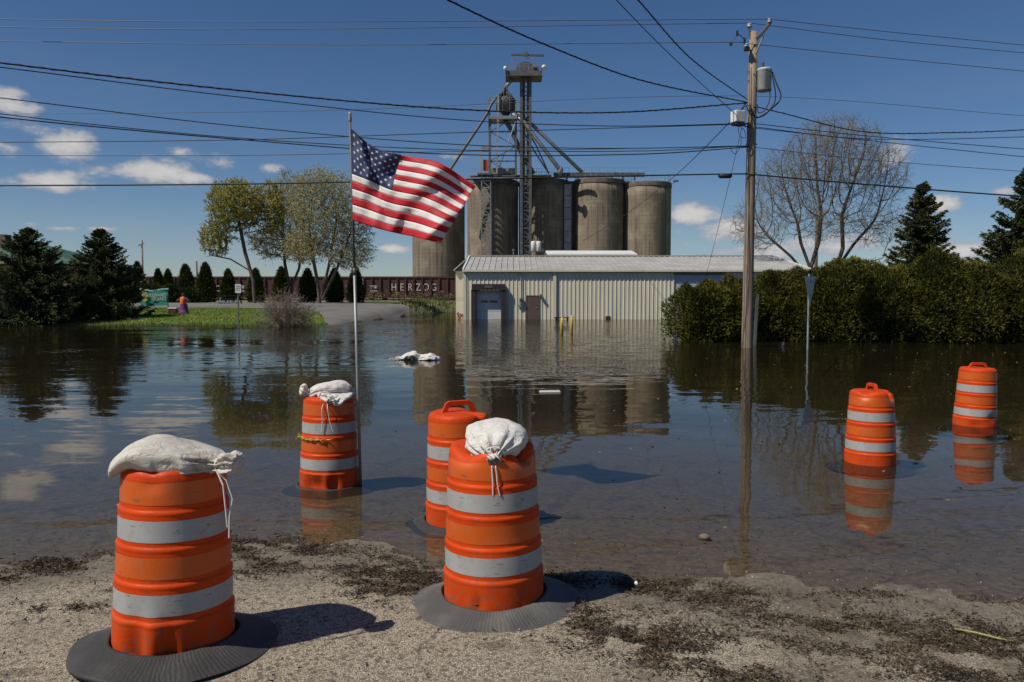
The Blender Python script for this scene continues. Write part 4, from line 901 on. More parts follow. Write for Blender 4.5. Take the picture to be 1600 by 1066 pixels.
for py in (103, 108):
    for d in (-1.6, 3.): k.bar((a_.x, d, Q(800, py).z), (b2.x, d, Q(800, py).z), .06)
    for x in (a_.x, b2.x): k.bar((x, -1.6, Q(800, py).z), (x, 3., Q(800, py).z), .06)
k.build('railing', 'steel', el_t)
hc = Q(821, 112); k = MB(); n = 14; vs = []
for d in (0., 1.6):
    for i in range(n+1):
        q = math.pi*i/n; vs.append((hc.x-1.75*math.cos(q), d, Q(800, 114).z+2.05*math.sin(q)**.8))
fs = [(i, i+1, n+2+i, n+1+i) for i in range(n)]+[tuple(range(n, -1, -1)), tuple(range(n+1, 2*n+2))]
k.add(vs, fs); k.build('head_hood', 'steel_dark', el_t)
k = MB(); c = Q(833, 107); k.tube([(c.x, -.4, c.z), (c.x+1.0, -.4, c.z)], .55, 12); k.box((c.x+.3, -.4, c.z-.9), (1.6, 1., .5)); k.build('drive_motor', 'steel_dark', el_t)
k = MB()
for px in (800, 831): k.bar(Q(px, 114, .8)-o0, Q(px, 86, .8)-o0, .16)
k.bar(Q(800, 91, .8)-o0, Q(831, 91, .8)-o0, .1); k.build('hoist_frame', 'steel', el_t)
k = MB(); k.bar(Q(799, 85.5, .8)-o0, Q(850, 87, .8)-o0, .32); k.box(Q(822, 85, .8)-o0, (.6, .5, .7)); k.build('hoist_beam', 'steel_dark', el_t)
for px, py, s_ in ((850, 105, .42), (789.5, 107, .35)):
    c = Q(px, py, -1.7)-o0; k = MB(); k.lathe([(.05, -1.0), (.06, -.4), (s_*.8, -.25), (s_, 0), (s_*.8, .3), (.05, .42)], 12, c); k.build('antenna', 'white', el_t, True)
# distributor tower
dt = framed('distributor_tower', 'braced steel tower carrying the dark distributor drum left of the elevator leg', 'grain elevator', 765.5, 806, 183, 275, 'steel_dark', .42, 3.4, 4, True)
MB().bar(Q(776, 272, -.4)-o0, Q(779, 150, -.4)-o0, .32).build('post', 'steel_pale', dt)
MB().bar(Q(765, 272, 0)-o0, Q(764.5, 146, 0)-o0, .34).build('post', 'steel', dt)
MB().bar(Q(806, 183, 0)-o0, Q(806, 152, 0)-o0, .2).build('post', 'steel', dt)
k = MB(); k.bx(Q(764, 183).x, Q(808, 183).x, -.6, 4., Q(780, 187).z, Q(780, 182).z); k.build('platform', 'steel', dt)
c = Q(790, 160, 1.7)-o0; k = MB(); zz0 = Q(790, 178).z; k.lathe([(.5, zz0-c.z), (1.0, zz0+.6-c.z), (1.75, Q(790, 170).z-c.z), (1.9, Q(790, 156).z-c.z), (1.75, Q(790, 152).z-c.z), (.95, Q(790, 143).z-c.z), (.4, Q(790, 139).z-c.z), (.4, Q(790, 136).z-c.z)], 24, c); k.build('distributor', 'steel_dark', dt, True)
k = MB()
for (xa_, xb_, ya_, yb_) in ((764, 807, 152, 160), (778, 796, 130, 140)):
    for py in (ya_, (ya_+yb_)/2):
        for d in (-.3, 3.6): k.bar(Q(xa_, py, d)-o0, Q(xb_, py, d)-o0, .06)
    for i in range(5):
        px = xa_+(xb_-xa_)*i/4; k.bar(Q(px, ya_, -.3)-o0, Q(px, yb_+12, -.3)-o0, .06)
k.build('railing', 'steel', dt)
def spout(pts, r, label=None, m='steel'):
    k = MB(); k.tube([Q(*p)-o0 for p in pts], r, 10); return tag(k.build('spout', m, dt, True), label)
spout([(806, 118, .8), (792, 134, 1.), (788, 140, 1.4)], .32)
spout([(790, 142, .4), (776, 152, 0), (768, 162, -.3), (760, 180, -.5), (704, 264, -.8), (690, 284, -.9)], .26, 'long spout running down to the left silo', 'steel_dark')
spout([(800, 178, .8), (818, 190, .2), (845, 226, 0), (872, 262, .5), (876, 270, .8)], .38)
spout([(806, 176, 1.2), (826, 190, .8), (860, 222, .6), (910, 270, 1.2)], .34)
spout([(788, 186, .8), (800, 205, .5), (815, 240, .4), (834, 272, 1.)], .42, None, 'steel_dark')
spout([(812, 196, 1.8), (836, 238, 1.8), (858, 272, 2.2)], .14); spout([(816, 190, 2.4), (838, 228, 2.4), (858, 272, 2.6)], .14)
spout([(806, 190, -.4), (795, 220, -.5), (780, 262, -.5)], .10, None, 'steel_pale')
k = MB(); k.lathe([(.25, -1.1), (.5, -.5), (.62, 0), (.5, .5), (.2, .7)], 12, Q(875, 266, .8)-o0); k.build('spout_end', 'steel', dt, True)
# manlift
ml = framed('manlift_tower', 'slim ladder tower with a yellow and red cage at its top', 'ladder tower', 752.5, 766.5, 272, 400, 'steel', .20, 1.3, 12, True)
k = MB(); k.bx(Q(752, 250).x, Q(767, 250).x, -.2, 1.5, Q(755, 235).z, Q(755, 228).z); k.build('cage_roof', 'steel', ml)
for px in (752, 766): MB().bx(Q(px, 250).x-.14, Q(px, 250).x+.14, 0, .3, Q(755, 272).z, Q(755, 235).z).build('cage_post', 'yellow', ml)
MB().bx(Q(755, 250).x, Q(763, 250).x, .4, .9, Q(755, 266).z, Q(755, 249).z).build('cage_door', 'orange_guard', ml)
MB().bx(Q(746, 272).x, Q(770, 272).x, -.6, 2., Q(755, 273.5).z, Q(755, 271).z).build('landing', 'steel_dark', ml)
# conveyor gallery along the silo tops
k = MB(); zg = P(950, 275, SY+2).z; cg = thing('roof_conveyor', 'long dark conveyor gallery lying along the silo tops', 'conveyor', (P(865, 275, SY+2).x, SY+2, zg)); lw = P(1007, 275, SY+2).x-P(865, 275, SY+2).x
MB().bx(0, lw, -.5, .6, -.1, .55).build('trough', 'steel_dark', cg)
for i in range(8): MB().bx(lw*i/8+.2, lw*i/8+.4, -.5, .6, -.75, -.1).build('stand', 'steel_dark', cg)
k = MB()
for i in range(13): k.bar((lw*i/12, -.6, .5), (lw*i/12, -.6, 1.4), .05)
k.bar((0, -.6, 1.4), (lw, -.6, 1.4), .05); k.build('railing', 'steel', cg)
k = MB(); zg = P(830, 275, SY+2).z; d0 = P(735, 275, SY).x; d1 = P(862, 275, SY).x
cg2 = thing('roof_walkway', 'pale railed walkway over the left silo tops at the tower foot', 'walkway', (d0, SY, zg)); MB().bx(0, d1-d0, -.6, 1.6, -.35, -.2).build('deck', 'steel_pale', cg2)
k = MB()
for i in range(17): k.bar(((d1-d0)*i/16, -.6, -.2), ((d1-d0)*i/16, -.6, .9), .05)
for z in (.35, .9): k.bar((0, -.6, z), (d1-d0, -.6, z), .05)
k.build('railing', 'steel_pale', cg2)
MB().bx(3.6, 8.6, .2, 1.4, .1, 1.2).build('dust_duct', 'steel_pale', cg2)
k = MB(); a_ = P(1056, 283, SY+4); k.bar(a_-Vector((.6, 0, .5)), a_, .1); k.box(a_, (.9, .5, .3)); tag(k.build('floodlight', 'steel_dark', None), 'small dark floodlight jutting from the rim of the rightmost silo', 'floodlight')
# transformer pair on a short pole before the silos
tpo = P(838, 398, 110.); tpt = thing('transformer_pole', 'short pole with two pale transformer cans before the silos', 'utility pole', (tpo.x, 110., 0))
MB().tube([(0, 0, .5), (0, 0, P(838, 374, 110.).z)], .15, 8).build('shaft', 'wood_pole', tpt)
for px, s_ in ((833.5, 1), (841.5, 1)):
    c = P(px, 388, 110.)-Vector((tpo.x, 110., 0)); MB().lathe([(.25, -.5), (.36, -.4), (.36, .75), (.30, .9), (.05, .95)], 12, c+Vector((0, -.4, 0))).build('transformer', 'white', tpt, True)
    MB().lathe([(.06, 0), (.1, .2), (.05, .5)], 6, c+Vector((0, -.4, .9))).build('bushing', 'steel_dark', tpt)

# ------------------------------------------------------------------ freight train
TY = 112.; tz0 = hgt(-20, TY)
def gondola(label, px0, px1, letters):
    a_, b2 = P(px0, 464, TY).x, P(px1, 464, TY).x; ln = b2-a_; zt_ = P(600, 432.5, TY).z-tz0; zb_ = P(600, 466, TY).z-tz0
    t = thing('freight_car', label, 'freight car', (a_, TY, tz0), 0, 'brown freight cars')
    k = MB(); k.bx(.3, ln-.3, .12, 2.9, zb_, zt_); k.bx(.15, ln-.15, .02, 3., zt_-.18, zt_+.04); k.bx(.15, ln-.15, .0, 3.02, zb_, zb_+.22); k.build('body', 'rust', t)
    nr = 15
    for i in range(nr+1):
        x = .3+(ln-.6)*i/nr; MB().bx(x-.09, x+.09, -.06, .118, zb_+.221, zt_-.182).build('side_post', 'rust', t)
    for x in (2.2, ln-2.2):
        k = MB(); k.bx(x-1.3, x+1.3, .5, .8, .35, .85); k.bx(x-.5, x+.5, .5, 2.5, .7, zb_); k.build('truck_frame', 'rust_d', t)
        for dx in (-.9, .9):
            k = MB(); rot = [(x+dx+.46*math.cos(q*.3927), .85, .46+.46*math.sin(q*.3927)) for q in range(16)]; k.add(rot+[(p[0], 1.0, p[2]) for p in rot], [tuple(range(16)), tuple(range(31, 15, -1))]+[(i, 16+i, 16+(i+1) % 16, (i+1) % 16) for i in range(16)]); k.build('wheel', 'rust_d', t)
    for x in (1.2, ln-1.9):
        k = MB()
        for z in (.55, .32): k.bx(x, x+1.0, -.075, -.05, zb_+(zt_-zb_)*z, zb_+(zt_-zb_)*z+.10)
        k.build('grab_iron', 'letter', t)
    k = MB(); k.box((1.7, .10, zb_+(zt_-zb_)*.47), (.75, .02, .35)); k.build('reporting_mark', 'letter', t)
    for i, (ch, px) in enumerate(letters):
        x = P(px, 464, TY).x-a_; text('letter', ch, 1.45, 'letter', t, (x, .085, P(600, 454.3, TY).z-tz0), .02, 'CENTER', .78)
    k = MB(); k.box((.0, 1.5, .9), (.6, .4, .4)); k.build('coupler', 'rust_d', t)
    return t
gondola('brown freight car lettered in white, nearest the shed', 565, 768, list(zip('HERZOG', (615.5, 628, 641, 653.5, 665.5, 678))))
gondola('brown freight car in the middle, behind the leafy trees', 358, 562, [])
gondola('leftmost brown freight car, behind the banner and cedars', 151, 355, [])
k = MB(); k.bx(-60, 30, -.9, 3.9, -.6, .05); tb = k.build('railway_bed', 'brick', None, False, (0, TY, tz0)); tag(tb, kind='structure')
for y in (.75, 2.25):
    r_ = MB().bx(-60, 30, y-.04, y+.04, .052, .17).build('rail', 'steel_dark', tb)

# ------------------------------------------------------------------ foliage tools
def unit(n):
    v = rng.normal(size=(n, 3)); return v/np.linalg.norm(v, axis=1)[:, None]
def leaf_tris(pos, dirs, length, width):
    n = len(pos); L_ = np.asarray(length).reshape(-1, 1)*np.ones((n, 1)); W_ = np.asarray(width).reshape(-1, 1)*np.ones((n, 1))
    side = np.cross(dirs, unit(n)); side /= np.linalg.norm(side, axis=1)[:, None]+1e-9
    return np.stack([pos-side*W_*.5, pos+side*W_*.5, pos+dirs*L_], axis=1)
def segs(A, B, ra, rb, n=4):       # tapered prisms as quads -> (verts, faces)
    A, B = np.asarray(A, float), np.asarray(B, float); d = B-A; ln = np.linalg.norm(d, axis=1)[:, None]+1e-9; d = d/ln
    up = np.where(np.abs(d[:, 2:3]) > .9, np.array([[1., 0, 0]]), np.array([[0, 0, 1.]])); a = np.cross(d, up); a /= np.linalg.norm(a, axis=1)[:, None]; b = np.cross(d, a)
    V = []
    for base_, r in ((A, ra), (B, rb)):
        r = np.asarray(r).reshape(-1, 1)
        for j in range(n):
            q = 2*math.pi*j/n; V.append(base_+a*math.cos(q)*r+b*math.sin(q)*r)
    V = np.stack(V, 1); m_ = len(A); V = V.reshape(-1, 3)
    base_i = (np.arange(m_)*2*n)[:, None]
    F = np.concatenate([base_i+np.array([[j, (j+1) % n, n+(j+1) % n, n+j]]) for j in range(n)], 0)
    return V, F
def quadmesh(name, V, F, m, parent):
    me = bpy.data.meshes.new(name); k_ = F.shape[1]; nf = len(F)
    me.vertices.add(len(V)); me.vertices.foreach_set('co', V.astype(np.float32).reshape(-1)); me.loops.add(nf*k_); me.loops.foreach_set('vertex_index', F.astype(np.int32).reshape(-1))
    me.polygons.add(nf); me.polygons.foreach_set('loop_start', np.arange(0, nf*k_, k_, dtype=np.int32)); me.polygons.foreach_set('loop_total', np.full(nf, k_, dtype=np.int32)); me.update(calc_edges=True); me.validate()
    me.polygons.foreach_set('use_smooth', [True]*nf); return link(name, me, m, parent)
def spruce(label, base, H, Rm, m='spruce', seed=1, nb=330, bare=.0, group='spruces'):
    rs = np.random.default_rng(seed); t = thing('spruce_tree', label, 'spruce tree', tuple(base), 0, group)
    MB().tube([(0, 0, -.3), (0, 0, H*.5), (0, 0, H*.96)], [Rm*.055+.05, Rm*.035+.03, .015], 8).build('trunk', 'bark', t, True)
    ts = []; BA, BB, ra = [], [], []
    lean = rs.uniform(0, 6.28)
    for i in range(nb):
        f = bare+(1-bare)*((i+rs.random())/nb)**1.15; z = f*H
        rad = Rm*((1-f)**.80)*(.80+.35*rs.random())*(1+.13*math.sin(i*.37+lean))+.06
        if f < .10: rad *= .75+f*2.5
        az_ = rs.uniform(0, 2*math.pi); k_ = 7; u = np.linspace(0, 1, k_)
        rise = (.55*(f-.35))*rad
        zz_ = z+rise*u-.22*rad*np.sin(u*math.pi*.9)*(1-f)+.10*rad*u**3
        pts = np.stack([math.cos(az_)*rad*u, math.sin(az_)*rad*u, zz_], 1)
        BA += list(pts[:-1]); BB += list(pts[1:]); ra += [.012+.02*(1-x)*rad/Rm for x in u[:-1]]
        ns = int(26+130*rad/Rm)
        uu = rs.random(ns)**.62; pp_ = np.stack([np.interp(uu, u, pts[:, q]) for q in range(3)], 1)
        out = np.array([math.cos(az_), math.sin(az_), .05]); lat = np.array([-math.sin(az_), math.cos(az_), 0])
        s_ = rs.uniform(-1, 1, ns)[:, None]; spread = .26*rad*(1-uu[:, None])**.6*(.35+.65*np.minimum(1, uu[:, None]*3))
        pp_ = pp_+lat*s_*spread-np.array([0, 0, 1])*np.abs(s_)*spread*.25+rs.normal(0, .03, (ns, 3))
        dirs = out*(.7+.3*rs.random((ns, 1)))+lat*np.sign(s_)*(.7*rs.random((ns, 1))+.1)+np.array([0, 0, 1])*(rs.normal(.02, .28, (ns, 1)))
        dirs /= np.linalg.norm(dirs, axis=1)[:, None]
        ln = (.10+.18*rs.random(ns))*(.6+.5*rad/Rm)*(H/6)**.5*(1.15-.4*uu)
        ts.append(leaf_tris(pp_, dirs, ln, .065*(H/6)**.5+.03*rs.random(ns))); ts.append(leaf_tris(pp_+dirs*ln[:, None]*.3, dirs+np.array([0, 0, -.5])*rs.random((ns, 1)), ln*.8, .06*(H/6)**.5))
    tris('foliage', np.concatenate(ts), m, t)
    V, F = segs(BA, BB, ra, np.array(ra)*.7, 3); tag(quadmesh('branches', V, F, 'bark', t), kind='stuff')
    MB().lathe([(Rm*.42, H*.04), (Rm*.40, H*.2), (Rm*.27, H*.5), (Rm*.08, H*.85), (.02, H*.9)], 12).build('dark_core', 'core', t, True)  # added dark cone behind the needles, its colour stands in for inner shade
    return t
def bush(name, label, cat, base, rx, ry, H, m, n=7000, seed=1, group=None, shape='round', leaf=(.09, .035), lump=.22, core=True):
    rs = np.random.default_rng(seed); t = thing(name, label, cat, tuple(base), 0, group); sd = seed*3.1
    def rad(th, f):
        if shape == 'cone': e = (1-f**1.9)**.75*(.86+.22*min(1, f*6)) if f < 1 else 0
        elif shape == 'round': e = max(0, 1-max(0, (f-.42)/.58)**2.6)**.5*(.84+.16*min(1, f*4))
        nz = mnoise.noise(Vector((math.cos(th)*1.5+sd, math.sin(th)*1.5, f*H*.9)))+.6*mnoise.noise(Vector((math.cos(th)*3.6, math.sin(th)*3.6+sd, f*H*2.2)))
        return e*(1+lump*nz)
    pos, dr = [], []
    tw = 0 if name != 'cedar' else 1
    for i in range(n):
        f = rs.random()**.85; th = rs.uniform(0, 2*math.pi); e = rad(th, f)*(1.04-.45*rs.random()**2.0)
        zt_ = f*H*(1+(.20 if shape == 'round' else .05)*mnoise.noise(Vector((math.cos(th)*e*2.2+sd, math.sin(th)*e*2.2, 7)))*f)
        p = (math.cos(th)*rx*e, math.sin(th)*ry*e, zt_); pos.append(p)
        dr.append((math.cos(th)*(.9 if shape == 'round' else .45), math.sin(th)*(.9 if shape == 'round' else .45), .25+.8*f))
    pos = np.array(pos); dr = np.array(dr)+unit(n)*(.75 if shape == 'round' else .4); dr /= np.linalg.norm(dr, axis=1)[:, None]
    ln = leaf[0]*(.6+.8*rs.random(n)); tris('foliage', np.concatenate([leaf_tris(pos, dr, ln, leaf[1]), leaf_tris(pos, dr+unit(n)*.7, ln*.8, leaf[1]*.9)]), m, t)
    if core:  # added dark shell blocks gaps between leaves, inner shade put into its colour
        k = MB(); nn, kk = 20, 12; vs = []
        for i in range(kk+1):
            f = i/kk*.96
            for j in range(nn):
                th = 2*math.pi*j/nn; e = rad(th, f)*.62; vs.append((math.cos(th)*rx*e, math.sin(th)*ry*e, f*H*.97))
        k.add(vs, [(i*nn+j, i*nn+(j+1) % nn, (i+1)*nn+(j+1) % nn, (i+1)*nn+j) for i in range(kk) for j in range(nn)]+[tuple(kk*nn+j for j in range(nn))]); k.build('dark_core', 'core', t, True)
    MB().tube([(0, 0, -.4), (.02, 0, H*.3), (0, .02, H*.6)], [.09, .07, .03], 6).build('stem', 'bark', t, True)
    return t
def colonize(att, roots, step, infl, kill, iters, trop=(0, 0, .0), jit=.15, seed=1):
    rs = np.random.default_rng(seed); nodes = [np.array(r_, float) for r_ in roots[0]]; par = list(roots[1])
    att = np.array(att); best = np.full(len(att), 1e9); bi = np.zeros(len(att), int)
    def upd(i0):
        nonlocal best, bi
        nw = np.array(nodes[i0:]); d = np.linalg.norm(att[:, None, :]-nw[None], axis=2); j = d.argmin(1); dm = d[np.arange(len(att)), j]; mk = dm < best
        best = np.where(mk, dm, best); bi = np.where(mk, j+i0, bi)
    upd(0); tried = {}
    for it in range(iters):
        if len(att) == 0: break
        act = best < infl
        if not act.any(): break
        dirs = att[act]-np.array(nodes)[bi[act]]; dirs /= np.linalg.norm(dirs, axis=1)[:, None]+1e-9
        acc = {}
        for i_, d in zip(bi[act], dirs): acc.setdefault(int(i_), []).append(d)
        i0 = len(nodes)
        for i_, ds in acc.items():
            if tried.get(i_, 0) > 3: continue
            tried[i_] = tried.get(i_, 0)+1
            d = np.sum(ds, 0)+np.array(trop)*len(ds)+rs.normal(size=3)*jit*len(ds)**.5; d /= np.linalg.norm(d)+1e-9; nodes.append(nodes[i_]+d*step); par.append(i_)
        if len(nodes) == i0: break
        upd(i0); keep = best > kill; att, best, bi = att[keep], best[keep], bi[keep]
    return np.array(nodes), np.array(par)
def branching_tree(label, base, env, trunk, seed=1, natt=1500, step=.35, twig=(.35, .75), ntw=3, tipr=.010, leaves=0, lm='leaf_y', lsize=(.12, .07), bark='bark', trop=(0, 0, .06), group=None, cat='tree', name='leafy_tree', kill=.55, infl=4., droop=0., thin=.007):
    """env: list of (cx,cy,cz,rx,ry,rz,weight) ellipsoids relative to base; trunk: list of polylines (lists of points) from the base"""
    rs = np.random.default_rng(seed); t = thing(name, label, cat, tuple(base), 0, group)
    att = []
    wsum = sum(e[6] for e in env)
    for e in env:
        k_ = int(natt*e[6]/wsum); u = rs.normal(size=(k_, 3)); u /= np.linalg.norm(u, axis=1)[:, None]; r_ = rs.random((k_, 1))**(1/2.2)
        att.append(np.array(e[:3])+u*r_*np.array(e[3:6]))
    att = np.concatenate(att)
    nodes, par = [], []
    for pl in trunk:
        prev = -1
        for a_, b2 in zip(pl, pl[1:]):
            a_, b2 = np.array(a_, float), np.array(b2, float); k_ = max(1, int(np.linalg.norm(b2-a_)/step))
            for i in range(k_):
                nodes.append(a_+(b2-a_)*i/k_); par.append(prev); prev = len(nodes)-1
        nodes.append(np.array(pl[-1], float)); par.append(prev)
    nodes, par = colonize(att, (nodes, par), step, infl, kill, 140, trop, .12, seed)
    n = len(nodes); rp = np.zeros(n); nch = np.zeros(n, int)
    for i in range(n):
        if par[i] >= 0: nch[par[i]] += 1
    ex = 2.12
    for i in range(n-1, -1, -1):
        if nch[i] == 0: rp[i] = tipr**ex
        if par[i] >= 0: rp[par[i]] += rp[i]
    rad = rp**(1/ex); ok = par >= 0; idx = np.where(ok)[0]; A, B = nodes[par[idx]], nodes[idx]
    rb_ = rad[idx]; ra_ = np.minimum(rad[par[idx]], rb_*1.5); big = rb_ > .05
    for nm, mk, ns in (('trunk', big, 7), ('branches', ~big, 4)):
        if mk.any(): V, F = segs(A[mk], B[mk]+ (B[mk]-A[mk])*.06, ra_[mk], rb_[mk], ns); tag(quadmesh(nm, V, F, bark, t), kind='stuff' if nm == 'branches' else None)
    thin_i = np.where(rad < tipr*2.6)[0]; thin_i = np.repeat(thin_i, ntw); m_ = len(thin_i)
    d0 = nodes[thin_i]-nodes[np.maximum(par[thin_i], 0)]; d0 /= np.linalg.norm(d0, axis=1)[:, None]+1e-9
    dr = d0*.8+unit(m_)*.75+np.array([0, 0, .15-droop]); dr /= np.linalg.norm(dr, axis=1)[:, None]
    ln = rs.uniform(twig[0], twig[1], m_); a_ = nodes[thin_i]; mid_ = a_+dr*ln[:, None]*.5; d2 = dr+unit(m_)*.35+np.array([0, 0, -droop]); d2 /= np.linalg.norm(d2, axis=1)[:, None]; end = mid_+d2*ln[:, None]*.5
    th = np.full(m_, thin); V1, F1 = segs(np.concatenate([a_, mid_]), np.concatenate([mid_, end]), np.concatenate([th, th*.75]), np.concatenate([th*.75, th*.4]), 3)
    tag(quadmesh('twigs', V1, F1, 'twig', t), kind='stuff')
    if leaves:
        j = rs.integers(0, m_, leaves); f = rs.random((leaves, 1)); p = np.where(f < .5, a_[j]+(mid_[j]-a_[j])*f*2, mid_[j]+(end[j]-mid_[j])*(f*2-1))
        dd_ = unit(leaves)+np.array([0, 0, -.2]); tris('foliage', leaf_tris(p+unit(leaves)*.03, dd_, lsize[0]*(.6+.8*rs.random(leaves)), lsize[1]), lm, t)
    return t

# ------------------------------------------------------------------ conifers, hedge, trees
def gpt(px, Y): x = P(px, 464, Y).x; return Vector((x, Y, hgt(x, Y)))
def hpx(py, Y, px=800): return P(px, py, Y).z
b = gpt(48, 46.5); spruce('broad dark spruce at the far left edge of the lawn', b, hpx(358, 46.5)-b.z, 3.9, 'spruce_b', 3, 360)
b = gpt(160, 50); spruce('tall dark spruce just left of the teal banner', b, hpx(359, 50)-b.z, 3.15, 'spruce_b', 5, 360)
b = gpt(1438, 46); spruce('pointed spruce behind the hedge, left of the two at right', b, hpx(286, 46)-b.z, 2.9, 'spruce_b', 9, 330)
b = gpt(1600, 42); spruce('larger spruce cut by the right edge of the view', b, hpx(262, 42)-b.z, 3.4, 'spruce_b', 12, 360)
HB = [(1100, 29.6, 446, 1.1), (1152, 29.8, 442, 1.1), (1212, 30.0, 431, 1.12), (1268, 29.6, 428, 1.12), (1325, 29.3, 409, 1.2), (1392, 29.0, 424, 1.3), (1462, 28.6, 405, 1.28), (1530, 28.3, 421, 1.4), (1600, 28.2, 408, 1.4), (1675, 28.0, 405, 1.5)]
HL = ['end bush of the hedge, beside the orange guy guard', 'second hedge bush from the shed, below the blue overhead door', 'hedge bush right behind the utility pole', 'hedge bush behind the triangular sign', 'fifth hedge bush from the shed', 'sixth hedge bush from the shed, left of the nearer half sunken drum', 'seventh hedge bush from the shed, before the pointed spruce', 'eighth hedge bush from the shed, above the farthest drum', 'ninth hedge bush from the shed, at the right edge of the view', 'last hedge bush, mostly outside the right edge of the view']
for i, (px, Y, py, r_) in enumerate(HB):
    b = gpt(px, Y); b.z = -.05; bush('hedge_bush', HL[i], 'hedge bush', b, r_*1.15, r_, hpx(py, Y)+.12, 'hedge', 11000, 20+i, 'hedge bushes', 'round', (.12, .042), .40)
g = G(1240, 527); bush('weed_clump', 'bright green weed clump at the foot of the hedge by the sign', 'weeds', (g.x, g.y, -.05), .42, .3, .42, 'grassb', 700, 77, None, 'round', (.12, .05), .3, False)
AV = [(215, 411, 88, 13), (248, 422, 88, 9), (263, 423, 88, 9), (291, 414, 86, 12.5), (322, 412, 84, 13.5), (357, 423, 84, 11.5), (400, 421, 86, 12), (440, 419, 86, 12), (481, 422, 84, 13), (523, 422, 82, 12.5), (556, 419, 80, 12.5)]
for i, (px, py, Y, r_) in enumerate(AV):
    b = gpt(px, Y); bush('cedar', ORD[i]+' columnar cedar from the left in the row along the train', 'cedar', b, r_*Y/FPX, r_*Y/FPX, hpx(py, Y)-b.z, 'arb', 2600, 50+i, 'columnar cedars', 'cone', (.26, .09), .14)
# leafing trees at left
Y = 78.; b = gpt(398, Y)
S = Y/FPX; e = lambda px, py, rx, rz, w_, cx=398, ry=None: ((px-cx)*S, 0, hpx(py, Y)-b.z, rx*S, (ry or rx)*S, rz*S, w_)
branching_tree('leafy tree with a leaning trunk, nearest the spruces', b, [e(372, 322, 46, 42, 3), e(338, 372, 24, 30, 1.0), e(425, 325, 24, 44, 1.1)],
               [[(0, 0, -.3), (-.1, 0, 2.2), (-.9, .1, 5.0), (-1.4, 0, 8.0)], [(-.45, .05, 3.2), (-2.2, -.3, 4.3), (-4.2, -.2, 4.7)]], 4, 3000, .28, (.3, .7), 3, .012, 60000, 'leaf_y', (.13, .075), 'bark', (0, 0, .03), 'leafing trees behind the lawn', kill=.38)
Y = 82.; S = Y/FPX; b = gpt(452, Y); e2 = lambda px, py, rx, rz, w_, cx=452: ((px-cx)*S, 0, hpx(py, Y)-b.z, rx*S, rx*S, rz*S, w_)
branching_tree('pale leafing tree in the middle of the left group', b, [e2(455, 330, 38, 62, 2), e2(430, 378, 40, 30, 1.2), e2(470, 385, 36, 26, .8)], [[(0, 0, -.3), (.1, 0, 1.5), (-.4, 0, 4), (-.5, 0, 7)], [(.05, 0, 1.2), (1.0, .2, 3.5), (1.5, .2, 7)]], 5, 2400, .28, (.35, .9), 3, .012, 34000, 'leaf_p', (.12, .065), 'bark', (0, 0, .08), 'leafing trees behind the lawn', kill=.38)
Y = 76.; S = Y/FPX; b = gpt(500, Y); e3 = lambda px, py, rx, rz, w_, cx=500: ((px-cx)*S, 0, hpx(py, Y)-b.z, rx*S, rx*S, rz*S, w_)
branching_tree('pale many-stemmed leafing tree beside the flagpole', b, [e3(510, 325, 58, 62, 3), e3(550, 350, 34, 45, 1.2), e3(500, 290, 30, 28, .6), e3(545, 395, 42, 28, 1.1), e3(480, 385, 40, 30, .8)],
               [[(0, 0, -.3), (-.2, 0, 2), (-.9, 0, 6), (-1., 0, 9)], [(.1, 0, .6), (.8, .3, 3.5), (1.6, .3, 8.)], [(.2, 0, .4), (1.8, -.3, 3.5), (3.2, -.4, 7)]], 6, 3600, .28, (.35, .95), 3, .012, 50000, 'leaf_p', (.12, .065), 'bark', (0, 0, .1), 'leafing trees behind the lawn', kill=.38)
# big bare tree at right
Y = 62.; S = Y/FPX; b = gpt(1285, Y); e4 = lambda px, py, rx, rz, w_, cx=1285: ((px-cx)*S, 0, hpx(py, Y)-b.z, rx*S, rx*.85*S, rz*S, w_)
branching_tree('big many-stemmed bare tree behind the hedge', b, [e4(1300, 250, 84, 66, 3), e4(1222, 288, 50, 58, 1.3), e4(1185, 350, 46, 44, .8), e4(1372, 275, 42, 52, 1.1), e4(1362, 352, 48, 36, .6), e4(1280, 330, 70, 50, 1.0)],
               [[(-.2, 0, -.3), (-.9, 0, 2.0), (-1.0, 0, 4.4), (-1.7, .2, 6.4), (-2.0, .2, 8.0)], [(-1.0, 0, 3.6), (-2.6, -.3, 5.3), (-4.4, -.4, 6.8)], [(-1.0, .1, 4.2), (-.3, .3, 6.4), (-.1, .3, 8.6)],
                [(-.2, 0, -.3), (.7, 0, 2.0), (1.0, 0, 4.2), (1.5, 0, 6.0), (1.4, .1, 8.5)], [(1.1, 0, 4.4), (2.4, .3, 6.2), (3.6, .3, 7.6)], [(1.0, 0, 3.8), (2.6, -.4, 4.6), (4.4, -.5, 5.2)]],
               8, 6800, .28, (.4, 1.15), 3, .0112, 22000, 'leaf_p', (.07, .04), 'bark', (0, 0, .03), None, 'tree', 'bare_tree', .39, 3.2, .10, .0078)
